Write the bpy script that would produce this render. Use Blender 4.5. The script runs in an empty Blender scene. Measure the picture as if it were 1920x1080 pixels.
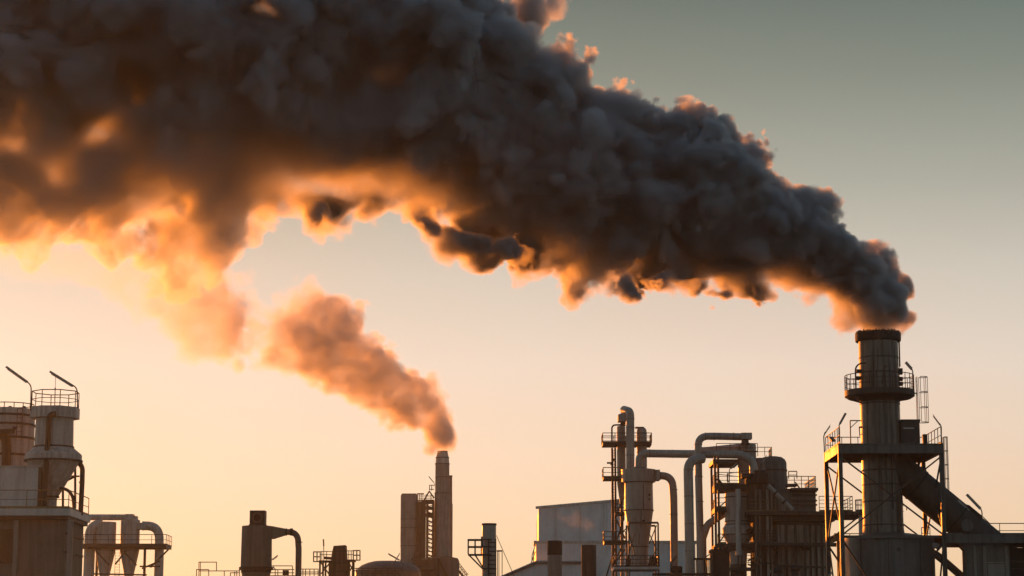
import bpy, bmesh, math, random
import numpy as np
from math import radians as R, pi, sin, cos, tan
from mathutils import Vector, Matrix

S = bpy.context.scene
COL = S.collection
random.seed(7)
rng = np.random.default_rng(11)

# ------------------------------------------------------------------ camera
FPX, PITCH, EYE = 4200.0, 9.8, 1.7          # focal length in photo pixels, pitch, eye height
cam = bpy.data.cameras.new("camera")
co = bpy.data.objects.new("camera", cam); COL.objects.link(co); S.camera = co
cam.sensor_width = 36; cam.lens = FPX / 1920 * 36
co.location = (0, 0, EYE); co.rotation_euler = (R(90 + PITCH), 0, 0)
cam.clip_start = 0.5; cam.clip_end = 20000

# ------------------------------------------------------------------ sky and sun
SUN_EL, SUN_AZ = 2.6, -20.0                  # degrees; azimuth from +Y, negative = left of the view
W = bpy.data.worlds.new("World"); S.world = W; W.use_nodes = True
wn, wl = W.node_tree.nodes, W.node_tree.links
sky = wn.new("ShaderNodeTexSky"); sky.sky_type = 'NISHITA'; sky.sun_disc = False
sky.sun_elevation = R(SUN_EL); sky.sun_rotation = R(SUN_AZ)
sky.air_density = 1.0; sky.dust_density = 1.2; sky.ozone_density = 1.0
bg = wn["Background"]; bg.inputs[1].default_value = 0.1
# evening mist low in the sky: peach at the horizon, grey-green higher up, fading away from the sun
tcw = wn.new("ShaderNodeTexCoord"); sep = wn.new("ShaderNodeSeparateXYZ"); wl.new(tcw.outputs["Generated"], sep.inputs[0])
rampw = wn.new("ShaderNodeValToRGB"); wl.new(sep.outputs[2], rampw.inputs[0]); cr = rampw.color_ramp
def lin(*c): return tuple(((v / 255 + .055) / 1.055) ** 2.4 if v > 10 else v / 255 / 12.92 for v in c) + (1,)
SKY = [(0.0, (250, 206, 154)), (0.045, (252, 217, 177)), (0.09, (251, 223, 196)), (0.135, (243, 225, 208)), (0.175, (218, 210, 196)), (0.215, (178, 180, 167)), (0.26, (137, 146, 135)), (0.30, (100, 118, 112)), (0.5, (106, 126, 134)), (1.0, (102, 120, 134))]
while len(cr.elements) < len(SKY): cr.elements.new(0.5)
for e, (p_, c_) in zip(cr.elements, SKY): e.position = p_; e.color = lin(*c_)
sd_ = (sin(R(SUN_AZ)), cos(R(SUN_AZ)), 0.0)
dotn = wn.new("ShaderNodeVectorMath"); dotn.operation = 'DOT_PRODUCT'; wl.new(tcw.outputs["Generated"], dotn.inputs[0]); dotn.inputs[1].default_value = sd_
away = wn.new("ShaderNodeMapRange"); away.interpolation_type = 'SMOOTHSTEP'; wl.new(dotn.outputs["Value"], away.inputs[0])
away.inputs[1].default_value = 0.15; away.inputs[2].default_value = 1.0
dusk = wn.new("ShaderNodeMixRGB"); wl.new(away.outputs[0], dusk.inputs[0])          # the side of the sky turned from the sun is dim and bluer
dusk.inputs[1].default_value = (3.8, 5.4, 6.7, 1); dusk.inputs[2].default_value = (10, 10, 10, 1)
glow = wn.new("ShaderNodeMixRGB"); glow.blend_type = 'MULTIPLY'; glow.inputs[0].default_value = 1.0
wl.new(rampw.outputs[0], glow.inputs[1]); wl.new(dusk.outputs[0], glow.inputs[2])
drift = wn.new("ShaderNodeTexNoise"); wl.new(tcw.outputs["Generated"], drift.inputs["Vector"]); drift.inputs["Scale"].default_value = 9.0; drift.inputs["Detail"].default_value = 4.0
veil = wn.new("ShaderNodeMapRange"); wl.new(drift.outputs["Fac"], veil.inputs[0]); veil.inputs[1].default_value = .45; veil.inputs[2].default_value = .7
tint = wn.new("ShaderNodeMixRGB"); tint.blend_type = 'MULTIPLY'; wl.new(veil.outputs[0], tint.inputs[0]); wl.new(glow.outputs[0], tint.inputs[1]); tint.inputs[2].default_value = (1.02, .97, .955, 1)
mist = wn.new("ShaderNodeMixRGB"); mist.inputs[0].default_value = 0.9; wl.new(sky.outputs[0], mist.inputs[1]); wl.new(tint.outputs[0], mist.inputs[2])
wl.new(mist.outputs[0], bg.inputs[0])

sl = bpy.data.lights.new("sun", 'SUN'); sl.energy = 3.9; sl.angle = R(0.6); sl.color = (1.0, 0.25, 0.022)
so = bpy.data.objects.new("sun", sl); COL.objects.link(so)
sdir = Vector((sin(R(SUN_AZ)) * cos(R(SUN_EL)), cos(R(SUN_AZ)) * cos(R(SUN_EL)), sin(R(SUN_EL))))
so.rotation_euler = sdir.to_track_quat('Z', 'Y').to_euler(); so.location = (-60, 120, 60)
S.view_settings.view_transform = 'Standard'; S.view_settings.look = 'None'
S.view_settings.exposure = 0.0; S.view_settings.gamma = 1.0
C = S.cycles
C.max_bounces = 8; C.volume_bounces = 4; C.diffuse_bounces = 3; C.glossy_bounces = 2
C.volume_max_steps = 1024; C.volume_step_rate = 1.0
C.use_denoising = True; C.denoiser = 'OPENIMAGEDENOISE'

YS = 155.0
# ------------------------------------------------------------------ measuring: photo pixel at a given distance -> metres
cp, sp = cos(R(PITCH)), sin(R(PITCH))
def P(px, py, Y):
    dx, dy = (px - 960) / FPX, (540 - py) / FPX
    t = Y / (cp - dy * sp)
    return Vector((t * dx, Y, EYE + t * (sp + dy * cp)))
def M(pix, Y): return pix * Y / FPX / 0.985
def proj(x, y, z):
    yc = y * cp + (z - EYE) * sp; zc = -y * sp + (z - EYE) * cp
    return 960 + FPX * x / yc, 540 - FPX * zc / yc
# ------------------------------------------------------------------ smoke
def spline_noise(shape, cells, seed):
    r = np.random.default_rng(seed)
    a = r.standard_normal([c + 4 for c in cells]).astype(np.float32)
    for ax in range(3):
        n, c = shape[ax], cells[ax]
        t = np.linspace(0, c, n, endpoint=False); i = t.astype(int); f = t - i
        Wm = np.zeros((n, c + 4), np.float32); k = np.arange(n)
        Wm[k, i] = (1 - f) ** 3 / 6; Wm[k, i + 1] = (3 * f ** 3 - 6 * f ** 2 + 4) / 6
        Wm[k, i + 2] = (-3 * f ** 3 + 3 * f ** 2 + 3 * f + 1) / 6; Wm[k, i + 3] = f ** 3 / 6
        a = np.moveaxis(np.tensordot(Wm, a, axes=(1, ax)), 0, ax)
    return a

def smoke_material(name, color, aniso, scale):
    m = bpy.data.materials.new(name); m.use_nodes = True
    nt = m.node_tree; nt.nodes.remove(nt.nodes["Principled BSDF"])
    pv = nt.nodes.new("ShaderNodeVolumePrincipled")
    pv.inputs["Color"].default_value = (*color, 1); pv.inputs["Density"].default_value = scale
    pv.inputs["Anisotropy"].default_value = aniso; pv.inputs["Density Attribute"].default_value = "density"
    nt.links.new(pv.outputs[0], nt.nodes["Material Output"].inputs["Volume"])
    return m

class GN:
    """small helper that writes field maths as nodes"""
    def __init__(s, name):
        s.t = bpy.data.node_groups.new(name, 'GeometryNodeTree'); s.n, s.l = s.t.nodes, s.t.links
        s.t.interface.new_socket("Geometry", in_out='INPUT', socket_type='NodeSocketGeometry')
        s.t.interface.new_socket("Geometry", in_out='OUTPUT', socket_type='NodeSocketGeometry')
        s.gi = s.n.new("NodeGroupInput"); s.go = s.n.new("NodeGroupOutput")
    def put(s, sock, v):
        if isinstance(v, bpy.types.NodeSocket): s.l.new(v, sock)
        else: sock.default_value = v
    def m(s, op, a, b=0.0, c=None, clamp=False):
        n = s.n.new("ShaderNodeMath"); n.operation = op; n.use_clamp = clamp
        s.put(n.inputs[0], a); s.put(n.inputs[1], b)
        if c is not None: s.put(n.inputs[2], c)
        return n.outputs[0]
    def v(s, op, a, b=(0, 0, 0), scale=None):
        n = s.n.new("ShaderNodeVectorMath"); n.operation = op; s.put(n.inputs[0], a)
        if scale is not None: s.put(n.inputs["Scale"], scale)
        else: s.put(n.inputs[1], b)
        return n.outputs[0]
    def noise(s, vec, scale, detail=0.0, rough=0.5, color=False):
        n = s.n.new("ShaderNodeTexNoise"); n.noise_dimensions = '3D'; n.normalize = True
        s.put(n.inputs["Vector"], vec); n.inputs["Scale"].default_value = scale
        n.inputs["Detail"].default_value = detail; n.inputs["Roughness"].default_value = rough
        return n.outputs["Color" if color else "Fac"]

BASE = 0
def build_smoke(name, label, category, lo, hi, cell, voxel, field, mat, octaves, softness, soft_max=4.5):
    """field(x, y, z) -> (sdf, thickness, density) on a coarse lattice; the billows are added on the fine voxel grid"""
    lo, hi = np.array(lo, float), np.array(hi, float)
    n = np.ceil((hi - lo) / cell).astype(int) + 1
    ax = [lo[i] + cell * np.arange(n[i]) for i in range(3)]
    X, Y, Z = np.meshgrid(*ax, indexing='ij')
    sdf, thick, dens = field(X, Y, Z)
    me = bpy.data.meshes.new(name); me.vertices.add(X.size)
    me.vertices.foreach_set("co", np.stack([X, Y, Z], -1).astype(np.float32).ravel())
    at = me.attributes.new("field", 'FLOAT_VECTOR', 'POINT')               # distance to the outline, thickness, density
    at.data.foreach_set("vector", np.stack([np.broadcast_to(a_, X.shape) for a_ in (sdf, thick, dens)], -1).astype(np.float32).ravel())
    lat = bpy.data.objects.new(name + "_lattice", me)                      # data only, never in the scene
    o = bpy.data.objects.new(name, bpy.data.volumes.new(name)); COL.objects.link(o); o.data.materials.append(mat)
    o["label"] = label; o["category"] = category
    g = GN(name + "_field")
    oi = g.n.new("GeometryNodeObjectInfo"); oi.inputs["Object"].default_value = lat
    pos = g.n.new("GeometryNodeInputPosition").outputs[0]
    q = g.v('SCALE', g.v('SUBTRACT', pos, tuple(lo)), scale=1.0 / cell)
    fl = g.v('FLOOR', q); fr = g.v('SUBTRACT', q, fl)
    def sepv(v):
        k = g.n.new("ShaderNodeSeparateXYZ"); g.l.new(v, k.inputs[0]); return k.outputs
    fi, ff = sepv(fl), sepv(fr)
    base = g.m('ADD', g.m('MULTIPLY_ADD', fi[0], float(n[1]), fi[1]), 0.0)
    base = g.m('MULTIPLY_ADD', base, float(n[2]), fi[2])
    def sample(attr):
        na = g.n.new("GeometryNodeInputNamedAttribute"); na.data_type = 'FLOAT_VECTOR'; na.inputs[0].default_value = attr
        vals = []
        for i in (0, 1):
            for j in (0, 1):
                for k in (0, 1):
                    si = g.n.new("GeometryNodeSampleIndex"); si.data_type = 'FLOAT_VECTOR'; si.domain = 'POINT'; si.clamp = True
                    g.l.new(oi.outputs["Geometry"], si.inputs[0]); g.l.new(na.outputs[0], si.inputs["Value"])
                    off = float(i * n[1] * n[2] + j * n[2] + k)
                    g.l.new(g.m('ADD', base, off), si.inputs["Index"])
                    vals.append(si.outputs[0])
        def lerp(a, b, f):
            mx = g.n.new("ShaderNodeMix"); mx.data_type = 'VECTOR'; mx.clamp_factor = False
            g.l.new(f, mx.inputs[0]); g.l.new(a, mx.inputs[4]); g.l.new(b, mx.inputs[5]); return mx.outputs[1]
        vals = [lerp(vals[2 * i], vals[2 * i + 1], ff[2]) for i in range(4)]
        vals = [lerp(vals[2 * i], vals[2 * i + 1], ff[1]) for i in range(2)]
        return lerp(vals[0], vals[1], ff[0])
    s_, th, de = sepv(sample("field"))
    wisp = g.m('MULTIPLY', g.m('SUBTRACT', g.noise(pos, 0.5 / octaves[BASE][1], 2.0), 0.5, clamp=True), 22.0)     # some stretches fray, others stay crisp
    ed = g.m('MAXIMUM', g.m('MULTIPLY', g.m('MULTIPLY', g.m('MINIMUM', th, soft_max), softness), g.m('ADD', wisp, 0.6)), voxel * 1.3)
    # a slow swirl bends the billows, then octaves of rounded lumps with creases between them
    wv = g.v('SUBTRACT', g.noise(pos, 0.35 / octaves[BASE][1] * 2, 2.0, color=True), (.5, .5, .5))
    p2 = g.v('ADD', pos, g.v('SCALE', wv, scale=octaves[BASE][1] * 0.8))
    tot = None
    for kind, lam, amp in octaves:
        pv = g.v('ADD', p2, (lam * 7.3, lam * 3.1, -lam * 5.7))
        if kind == 'puff':                                                   # round heads, sharp valleys
            vn = g.n.new("ShaderNodeTexVoronoi"); vn.voronoi_dimensions = '3D'; vn.feature = 'F1'
            g.l.new(pv, vn.inputs["Vector"]); vn.inputs["Scale"].default_value = 1.0 / lam
            dd = vn.outputs["Distance"]
            bil = g.m('MAXIMUM', g.m('MULTIPLY_ADD', g.m('MULTIPLY', dd, dd), -1.6, 0.42), -0.35)
        else:
            bil = g.m('SUBTRACT', g.m('ABSOLUTE', g.m('MULTIPLY_ADD', g.noise(pv, 1.0 / lam), 2.0, -1.0)), 0.2)
        t = g.m('MULTIPLY', bil, g.m('MINIMUM', lam * amp, g.m('MULTIPLY', th, amp * .4)))
        tot = t if tot is None else g.m('ADD', tot, t)
    s2 = g.m('SUBTRACT', s_, tot)
    d = g.m('DIVIDE', g.m('MULTIPLY', s2, -1.0), ed, clamp=True)
    d = g.m('MULTIPLY', g.m('MULTIPLY', d, d), g.m('MULTIPLY_ADD', d, -2.0, 3.0))
    d = g.m('MULTIPLY', g.m('MULTIPLY', d, de), g.m('MAXIMUM', g.m('MULTIPLY_ADD', g.noise(p2, 1.1 / octaves[BASE + 1][1], 5.0, .62), 4.0, -1.0), 0.1))
    vc = g.n.new("GeometryNodeVolumeCube"); g.l.new(d, vc.inputs["Density"])
    res = np.round((hi - lo) / voxel).astype(int)
    vc.inputs["Min"].default_value = tuple(lo + cell * .01); vc.inputs["Max"].default_value = tuple(hi - cell * .01)
    for i, a in enumerate("XYZ"): vc.inputs["Resolution " + a].default_value = int(res[i])
    sm = g.n.new("GeometryNodeSetMaterial"); sm.inputs["Material"].default_value = mat
    g.l.new(vc.outputs[0], sm.inputs[0]); g.l.new(sm.outputs[0], g.go.inputs[0])
    md = o.modifiers.new("smoke_field", 'NODES'); md.node_group = g.t
    return o

def smin(a, b, k):
    h = np.clip(0.5 + 0.5 * (b - a) / k, 0, 1)
    return b + (a - b) * h - k * h * (1 - h)

def tube_field(upper, lower, yc, flat, puffs, densf, seed, lump):
    ux, uy = zip(*sorted(upper)); lx, ly = zip(*sorted(lower))
    def f(X, Y, Z):
        u, v = proj(X, Y, Z)
        up, lw = np.interp(u, ux, uy), np.interp(u, lx, ly)
        h = np.maximum((lw - up) / 2, 2.0); c = (lw + up) / 2
        hm = h * Y / FPX
        e = (Y - yc(u)) / np.maximum(hm * flat, .2)
        rho = np.sqrt(((v - c) / h) ** 2 + e ** 2)
        s = (rho - .89) * np.minimum(hm, 9)
        # past the right end of the outline the tube closes
        s = np.maximum(s, (u - max(ux)) * Y / FPX)
        big = spline_noise(X.shape, [max(2, int(k)) for k in np.array(X.shape) * lump[1] / lump[0]], seed)
        s = s - 0.42 * lump[0] * np.minimum(1, hm / lump[0] * .6) * (np.abs(big) * 1.3 - .35)
        rr = np.random.default_rng(seed + 1); heads = []
        u0 = max(ux) - 15
        while u0 > -260:                                   # heads budding all round the tube, each with smaller ones on it
            hp = float(np.interp(u0, lx, ly) - np.interp(u0, ux, uy)) / 2; cpx = float(np.interp(u0, lx, ly) + np.interp(u0, ux, uy)) / 2
            for k in range(11):
                t = rr.uniform(0, 2 * pi); r = hp * rr.uniform(.16, .42); a = 1 - 1.0 * r / hp
                yy = float(yc(u0)); yq = yy + M(hp * flat, yy) * a * cos(t)
                heads.append((u0 + rr.uniform(-.3, .3) * hp, cpx + hp * a * sin(t), r, yq - yy, 1))
                w_ = heads[-1]
                for _ in range(3):
                    d_ = rr.standard_normal(3); d_ /= np.linalg.norm(d_); r2 = r * rr.uniform(.35, .55)
                    heads.append((w_[0] + d_[0] * r * .85, w_[1] + d_[1] * r * .85, r2, w_[3] + M(d_[2] * r * .85, yy), 1))
            u0 -= hp * .42
        hi_ = [X[0, 0, 0], Y[0, 0, 0], Z[0, 0, 0]]; cl = [X[1, 0, 0] - X[0, 0, 0]] * 3
        for (px, py, r, dy, sign) in heads:
            yy = float(yc(px)) + dy; w = P(px, py, yy); rm = M(r, yy); k = rm * .45
            sl_ = tuple(slice(max(0, int((w[i] - rm - 2.5 - hi_[i]) / cl[i])), max(0, int((w[i] + rm + 2.5 - hi_[i]) / cl[i]) + 2)) for i in range(3))
            if s[sl_].size == 0: continue
            b = np.sqrt((X[sl_] - w.x) ** 2 + (Y[sl_] - w.y) ** 2 + (Z[sl_] - w.z) ** 2) - rm
            s[sl_] = smin(s[sl_], b, k)
        for (px, py, r, dy, sign) in puffs:
            yy = float(yc(px)) + dy; w = P(px, py, yy); rm = M(r, yy)
            b = np.sqrt((X - w.x) ** 2 + (Y - w.y) ** 2 + (Z - w.z) ** 2) - rm
            s = smin(s, b, rm * .35) if sign > 0 else -smin(-s, b, rm * .5)
        s = np.where(u > max(ux) - 140, np.maximum(s, (v - max(ly[-4:]) - 2) * Y / FPX), s)
        wob = spline_noise(X.shape, [max(3, int(k_)) for k_ in np.array(X.shape) * lump[1] / 2.2], seed + 7) + .5 * spline_noise(X.shape, [max(3, int(k_)) for k_ in np.array(X.shape) * lump[1] / 1.1], seed + 8)
        return s, hm, densf(u, (v - c) / h, hm, wob)
    return f


up1 = [(1694, 600), (1692, 572), (1684, 545), (1678, 494), (1640, 465), (1600, 440), (1562, 425), (1553, 372), (1500, 345), (1460, 318), (1400, 300), (1375, 255), (1345, 220), (1280, 190), (1240, 182), (1190, 165), (1150, 155), (1100, 140), (1070, 160), (1045, 115), (1000, 100), (970, 60), (900, -20), (700, -120), (300, -180), (0, -200), (-300, -200)]
lo1 = [(1688, 606), (1677, 640), (1617, 640), (1588, 602), (1550, 577), (1500, 560), (1440, 540), (1400, 550), (1330, 545), (1260, 535), (1200, 525), (1150, 532), (1100, 545), (1050, 515), (1000, 488), (940, 480), (900, 465), (850, 445), (800, 425), (760, 405), (715, 393), (680, 395), (640, 408), (610, 420), (580, 410), (560, 400), (500, 405), (450, 420), (420, 470), (350, 468), (300, 478), (200, 478), (150, 462), (100, 455), (40, 435), (0, 425), (-300, 380)]
puffs1 = [(1410, 285, 36, 2.5, 1),
          (1030, 15, 34, 4, 1), (985, 25, 60, 5, 1), (1015, 125, 26, 3, 1), (1668, 482, 15, 0, 1), (1676, 572, 16, 0, 1), (1535, 375, 24, 0, 1), (1100, 140, 22, 0, 1),
          (395, 455, 40, 0, 1), (210, 455, 42, 0, 1), (1090, 540, 30, 1, 1), (1012, 72, 28, 0, -1)]
frag_ = [((795, 428), (985, 492), 16, 21), ((1150, 532), (1400, 548), 18, 17), ((580, 408), (640, 424), 6, 17), ((660, 398), (720, 398), 5, 11), ((1046, 512), (1056, 526), 3, 11)]
fr_ = np.random.default_rng(3); dark1 = []
for (x0_, y0_), (x1_, y1_), n_, r_ in frag_:                          # near-side shreds hanging in the plume's own shade
    for k_ in range(n_):
        t_ = (k_ + fr_.uniform(0, 1)) / n_; px_, py_ = x0_ + (x1_ - x0_) * t_, y0_ + (y1_ - y0_) * t_ + fr_.uniform(-9, 9)
        puffs1.append((px_, py_, r_ * fr_.uniform(.5, 1.15), -5.2 + fr_.uniform(-.8, .8), 1))
        if k_ % 2 == 0: dark1.append((px_, py_ + 2, r_ * 1.3, -2.6))
def dens1(u, q, hm, wob=0):
    q0 = q
    q = q + .22 * wob
    a_, b_ = np.interp(u, [400, 620], [.02, .42]), np.interp(u, [400, 620], [.32, .7])
    low = np.clip((q - a_) / (b_ - a_), 0, 1); low = low * low * (3 - 2 * low)
    d = np.interp(u, [0, 400, 700, 1000, 1400, 1690], [3.0, 3.0, 3.0, 3.0, 3.6, 6.0]) * (1 - np.interp(u, [0, 450, 620, 1080, 1180, 1380, 1470, 1690], [.81, .81, .74, .68, .5, .55, .72, .75]) * low)
    q = q0
    v = np.interp(u, *mid1) + q * np.interp(u, *half1)
    u, v = u + wob * 55, v + np.roll(wob, 23, 0) * 45                   # ragged outlines
    for (px, py, r, k) in thin1 + dark1: d = d * (1 - k * np.exp(-(((u - px) ** 2 + ((v - py) * 1.25) ** 2) / (1.35 * r if k > 0 else r) ** 2) ** 1.6))
    return d
# thinner spots where the low sun and the sky come through
thin1 = [(235, 165, 40, .975), (190, 240, 34, .96), (8, 275, 28, .96), (112, 320, 40, .8), (472, 2, 34, .97), (505, 14, 30, .97), (530, 32, 22, .96), (556, 44, 15, .95), (1030, 25, 40, .7), (1015, 120, 26, .5), (285, 30, 44, .965),
         (725, 150, 66, .9), (550, 335, 45, .6), (610, 350, 40, .7), (280, 375, 40, .6), (720, 365, 55, .6), (830, 345, 30, .6), (15, 195, 30, .9), (860, 8, 30, .8), (1645, 622, 34, .8), (1600, 588, 34, .6), (1540, 566, 36, .5), (1470, 548, 30, .4)]
xs_ = np.arange(-400, 1800, 5.0)
_u, _l = np.interp(xs_, *zip(*sorted(up1))), np.interp(xs_, *zip(*sorted(lo1)))
mid1, half1 = (xs_, (_u + _l) / 2), (xs_, np.maximum((_l - _u) / 2, 2))
BASE = 1
OCT1 = [('billow', 7.5, .35), ('billow', 4.2, .75), ('puff', 2.6, .58), ('billow', 1.3, .75), ('puff', .75, .62), ('billow', .38, 1.15)]
VX = 0.12                                            # metres per voxel of the near plume
big = build_smoke("smoke_plume", "huge dark smoke plume with glowing orange underside pouring from the thick steel stack", "smoke",
    (-42, 142, 16.0), (29, 168, 54), 0.4, VX,
    tube_field(up1, lo1, lambda u: YS + 0 * u, .85, puffs1, dens1, 5, (6.0, .5)),
    smoke_material("dense_smoke", (.88, .89, .905), .64, 1.0), OCT1, .05)

BASE = 0
up2 = [(853, 830), (850, 800), (851, 770), (832, 737), (800, 710), (770, 690), (740, 670), (715, 640), (690, 622), (655, 612), (655, 570), (635, 560), (605, 540), (575, 528), (545, 535), (530, 555), (480, 545), (450, 560), (430, 540), (440, 500), (420, 470), (350, 460), (250, 480), (150, 460), (0, 400), (-200, 350)]
lo2 = [(852, 838), (840, 856), (818, 856), (804, 833), (790, 822), (740, 800), (700, 772), (650, 747), (590, 727), (530, 710), (480, 690), (420, 690), (370, 680), (330, 650), (290, 620), (240, 590), (200, 560), (150, 540), (0, 520), (-200, 480)]
puffs2 = [(812, 702, 13, 3, 1), (573, 553, 28, 0, 1), (640, 590, 22, 0, 1), (420, 480, 26, 0, 1), (350, 600, 40, 0, 1), (400, 650, 40, 0, 1), (480, 560, 34, 0, -1), (460, 650, 30, 0, -1)]
def dens2(u, q, hm, wob=0): return np.interp(u, [-200, 0, 200, 400, 560, 700, 850], [.015, .025, .06, .125, .33, .42, .55])
small = build_smoke("smoke_plume", "thin peach and grey-brown smoke plume drifting off the slender far chimney", "smoke",
    (-104, 360, 37.0), (-4, 400, 96), 0.8, VX * 2.2,
    tube_field(up2, lo2, lambda u: 380 + 0 * u, .8, puffs2, dens2, 15, (9.0, .5)),
    smoke_material("thin_smoke", (.905, .885, .875), .62, 1.0), [('billow', 8, .5), ('puff', 5, .55), ('puff', 2.4, .55), ('billow', 1.2, .6), ('billow', .6, .8)], .13, 9)

up3 = [(1122, 985), (1118, 972), (1100, 962), (1080, 952), (1060, 958), (1040, 960), (1022, 962)]
lo3 = [(1122, 990), (1112, 1003), (1090, 998), (1070, 990), (1050, 980), (1022, 970)]
BASE = 0
wisp = build_smoke("steam_wisp", "faint pinkish steam wisp drifting before the pale hall wall", "steam",
    (1.0, 262, 12), (14.0, 277, 27), 0.6, VX * 2.5,
    tube_field(up3, lo3, lambda u: 270 + 0 * u, .9, [], lambda u, q, hm, wob=0: .09 + 0 * u, 25, (4.0, .5)),
    smoke_material("steam", (.96, .94, .92), .5, 1.0), [('billow', 3, .6), ('puff', 1.8, .6), ('billow', .9, .7)], .6)
# ------------------------------------------------------------------ materials
def mat(name, base, rough=.7, metal=0.0, stain=.5, streak=1.0, dirt=(.05, .035, .025), rib=0.0, seam=0.0, scale=1.0):
    """aged industrial surface: blotches, rust runs that follow gravity, sheet seams, optional cladding ribs"""
    m = bpy.data.materials.new(name); m.use_nodes = True
    nt = m.node_tree; n, l = nt.nodes, nt.links; b = n["Principled BSDF"]
    tc = n.new("ShaderNodeTexCoord")
    def mp(sc):
        k = n.new("ShaderNodeMapping"); l.new(tc.outputs["Object"], k.inputs[0]); k.inputs["Scale"].default_value = sc; return k.outputs[0]
    def nz(v, sc, det, ro=.6):
        k = n.new("ShaderNodeTexNoise"); l.new(v, k.inputs["Vector"]); k.inputs["Scale"].default_value = sc; k.inputs["Detail"].default_value = det; k.inputs["Roughness"].default_value = ro; return k.outputs["Fac"]
    def ramp(f, a, c):
        k = n.new("ShaderNodeMapRange"); l.new(f, k.inputs[0]); k.inputs[1].default_value = a; k.inputs[2].default_value = c; return k.outputs[0]
    def mix(f, c1, c2, mode='MIX'):
        k = n.new("ShaderNodeMixRGB"); k.blend_type = mode
        for i, v in enumerate((f, c1, c2)):
            if isinstance(v, bpy.types.NodeSocket): l.new(v, k.inputs[i])
            else: k.inputs[i].default_value = v if i == 0 else (*v, 1) if len(v) == 3 else v
        return k.outputs[0]
    blot = ramp(nz(mp((1, 1, .6)), .9 * scale, 6), .38, .72)
    runs = ramp(nz(mp((3.2, 3.2, .16)), 1.2 * scale, 5), .44, .66)
    fine = nz(mp((1, 1, 1)), 9 * scale, 3)
    light = tuple(min(1, c * 1.25) for c in base)
    c = mix(blot, light, base)
    def mul(f, k):
        q = n.new("ShaderNodeMath"); q.operation = 'MULTIPLY'; l.new(f, q.inputs[0]); q.inputs[1].default_value = k; return q.outputs[0]
    c = mix(mul(runs, min(1, .75 * streak * stain * 1.4)), c, dirt)
    c = mix(mul(ramp(nz(mp((1, 1, 1)), 2.6 * scale, 7, .7), .55, .75), stain * .7), c, tuple(v * .8 for v in dirt))
    c = mix(.35, c, mix(1.0, c, fine, 'MULTIPLY'))
    if seam > 0:
        w = n.new("ShaderNodeTexWave"); w.wave_type = 'BANDS'; w.bands_direction = 'Z'; w.wave_profile = 'SAW'
        l.new(tc.outputs["Object"], w.inputs["Vector"]); w.inputs["Scale"].default_value = .314 / seam
        c = mix(mul(ramp(w.outputs["Fac"], .965, .985), .6), c, tuple(v * .6 for v in dirt))
    l.new(c, b.inputs["Base Color"])
    b.inputs["Metallic"].default_value = metal
    rr = n.new("ShaderNodeMapRange"); l.new(blot, rr.inputs[0]); rr.inputs[3].default_value = max(.2, rough - .12); rr.inputs[4].default_value = min(1, rough + .12); l.new(rr.outputs[0], b.inputs["Roughness"])
    bp = n.new("ShaderNodeBump"); bp.inputs["Strength"].default_value = .25; bp.inputs["Distance"].default_value = .04
    l.new(fine, bp.inputs["Height"]); last = bp.outputs[0]
    if rib > 0:
        w = n.new("ShaderNodeTexWave"); w.wave_type = 'BANDS'; w.bands_direction = 'X'; l.new(mp((1, 1, 0)), w.inputs["Vector"]); w.inputs["Scale"].default_value = .314 / rib
        b2 = n.new("ShaderNodeBump"); b2.inputs["Strength"].default_value = .5; b2.inputs["Distance"].default_value = .05
        l.new(w.outputs["Fac"], b2.inputs["Height"]); l.new(last, b2.inputs["Normal"]); last = b2.outputs[0]
    l.new(last, b.inputs["Normal"])
    return m

MSTACK = mat("weathered_stack_steel", (.20, .175, .15), .48, .25, .8, 1.5, (.05, .035, .025))
MSOOT = mat("sooty_steel", (.035, .028, .024), .8, 0, .4)
MDARK = mat("dark_steel", (.075, .062, .052), .65, .1, .5, dirt=(.03, .02, .015))
MGREY = mat("grey_painted_steel", (.14, .135, .125), .55, .1, .45)
MPIPE = mat("galvanised_duct", (.46, .41, .36), .5, .15, .4, .8, (.10, .06, .04))
MLIGHT = mat("light_paint_and_haze_tone", (.62, .57, .52), .6, 0, .45, 1, (.14, .085, .05))  # pale paint; on the twin cyclones its lightness stands in for haze
MWHITE = mat("white_cladding", (.82, .81, .80), .6, 0, .12, .6, (.22, .15, .10), rib=.9)
MWBOX = mat("white_panel_paint", (.66, .63, .59), .55, 0, .3, .8, (.2, .12, .07))
MCONC = mat("old_concrete", (.36, .31, .27), .9, 0, .55, .5, (.09, .06, .045))
MDCONC = mat("sooty_concrete", (.22, .19, .165), .9, 0, .6, .6, (.05, .035, .028))
MRUST = mat("rusty_steel", (.14, .09, .065), .85, 0, .7, 1, (.05, .025, .015))
MRAIL = mat("railing_steel", (.10, .08, .062), .6, .2, .4)
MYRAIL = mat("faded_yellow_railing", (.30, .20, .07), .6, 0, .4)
MPANEL = mat("furnace_panel", (.47, .39, .32), .7, .1, .7, 1.2, (.06, .035, .022))
MBLACK = mat("black_opening", (.012, .010, .009), .9, 0, .2)
MGROUND = mat("ground_gravel", (.10, .085, .07), .95, 0, .6, .2, scale=.05)
MLAMP = mat("lamp_housing", (.34, .33, .31), .4, .4, .3)

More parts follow.
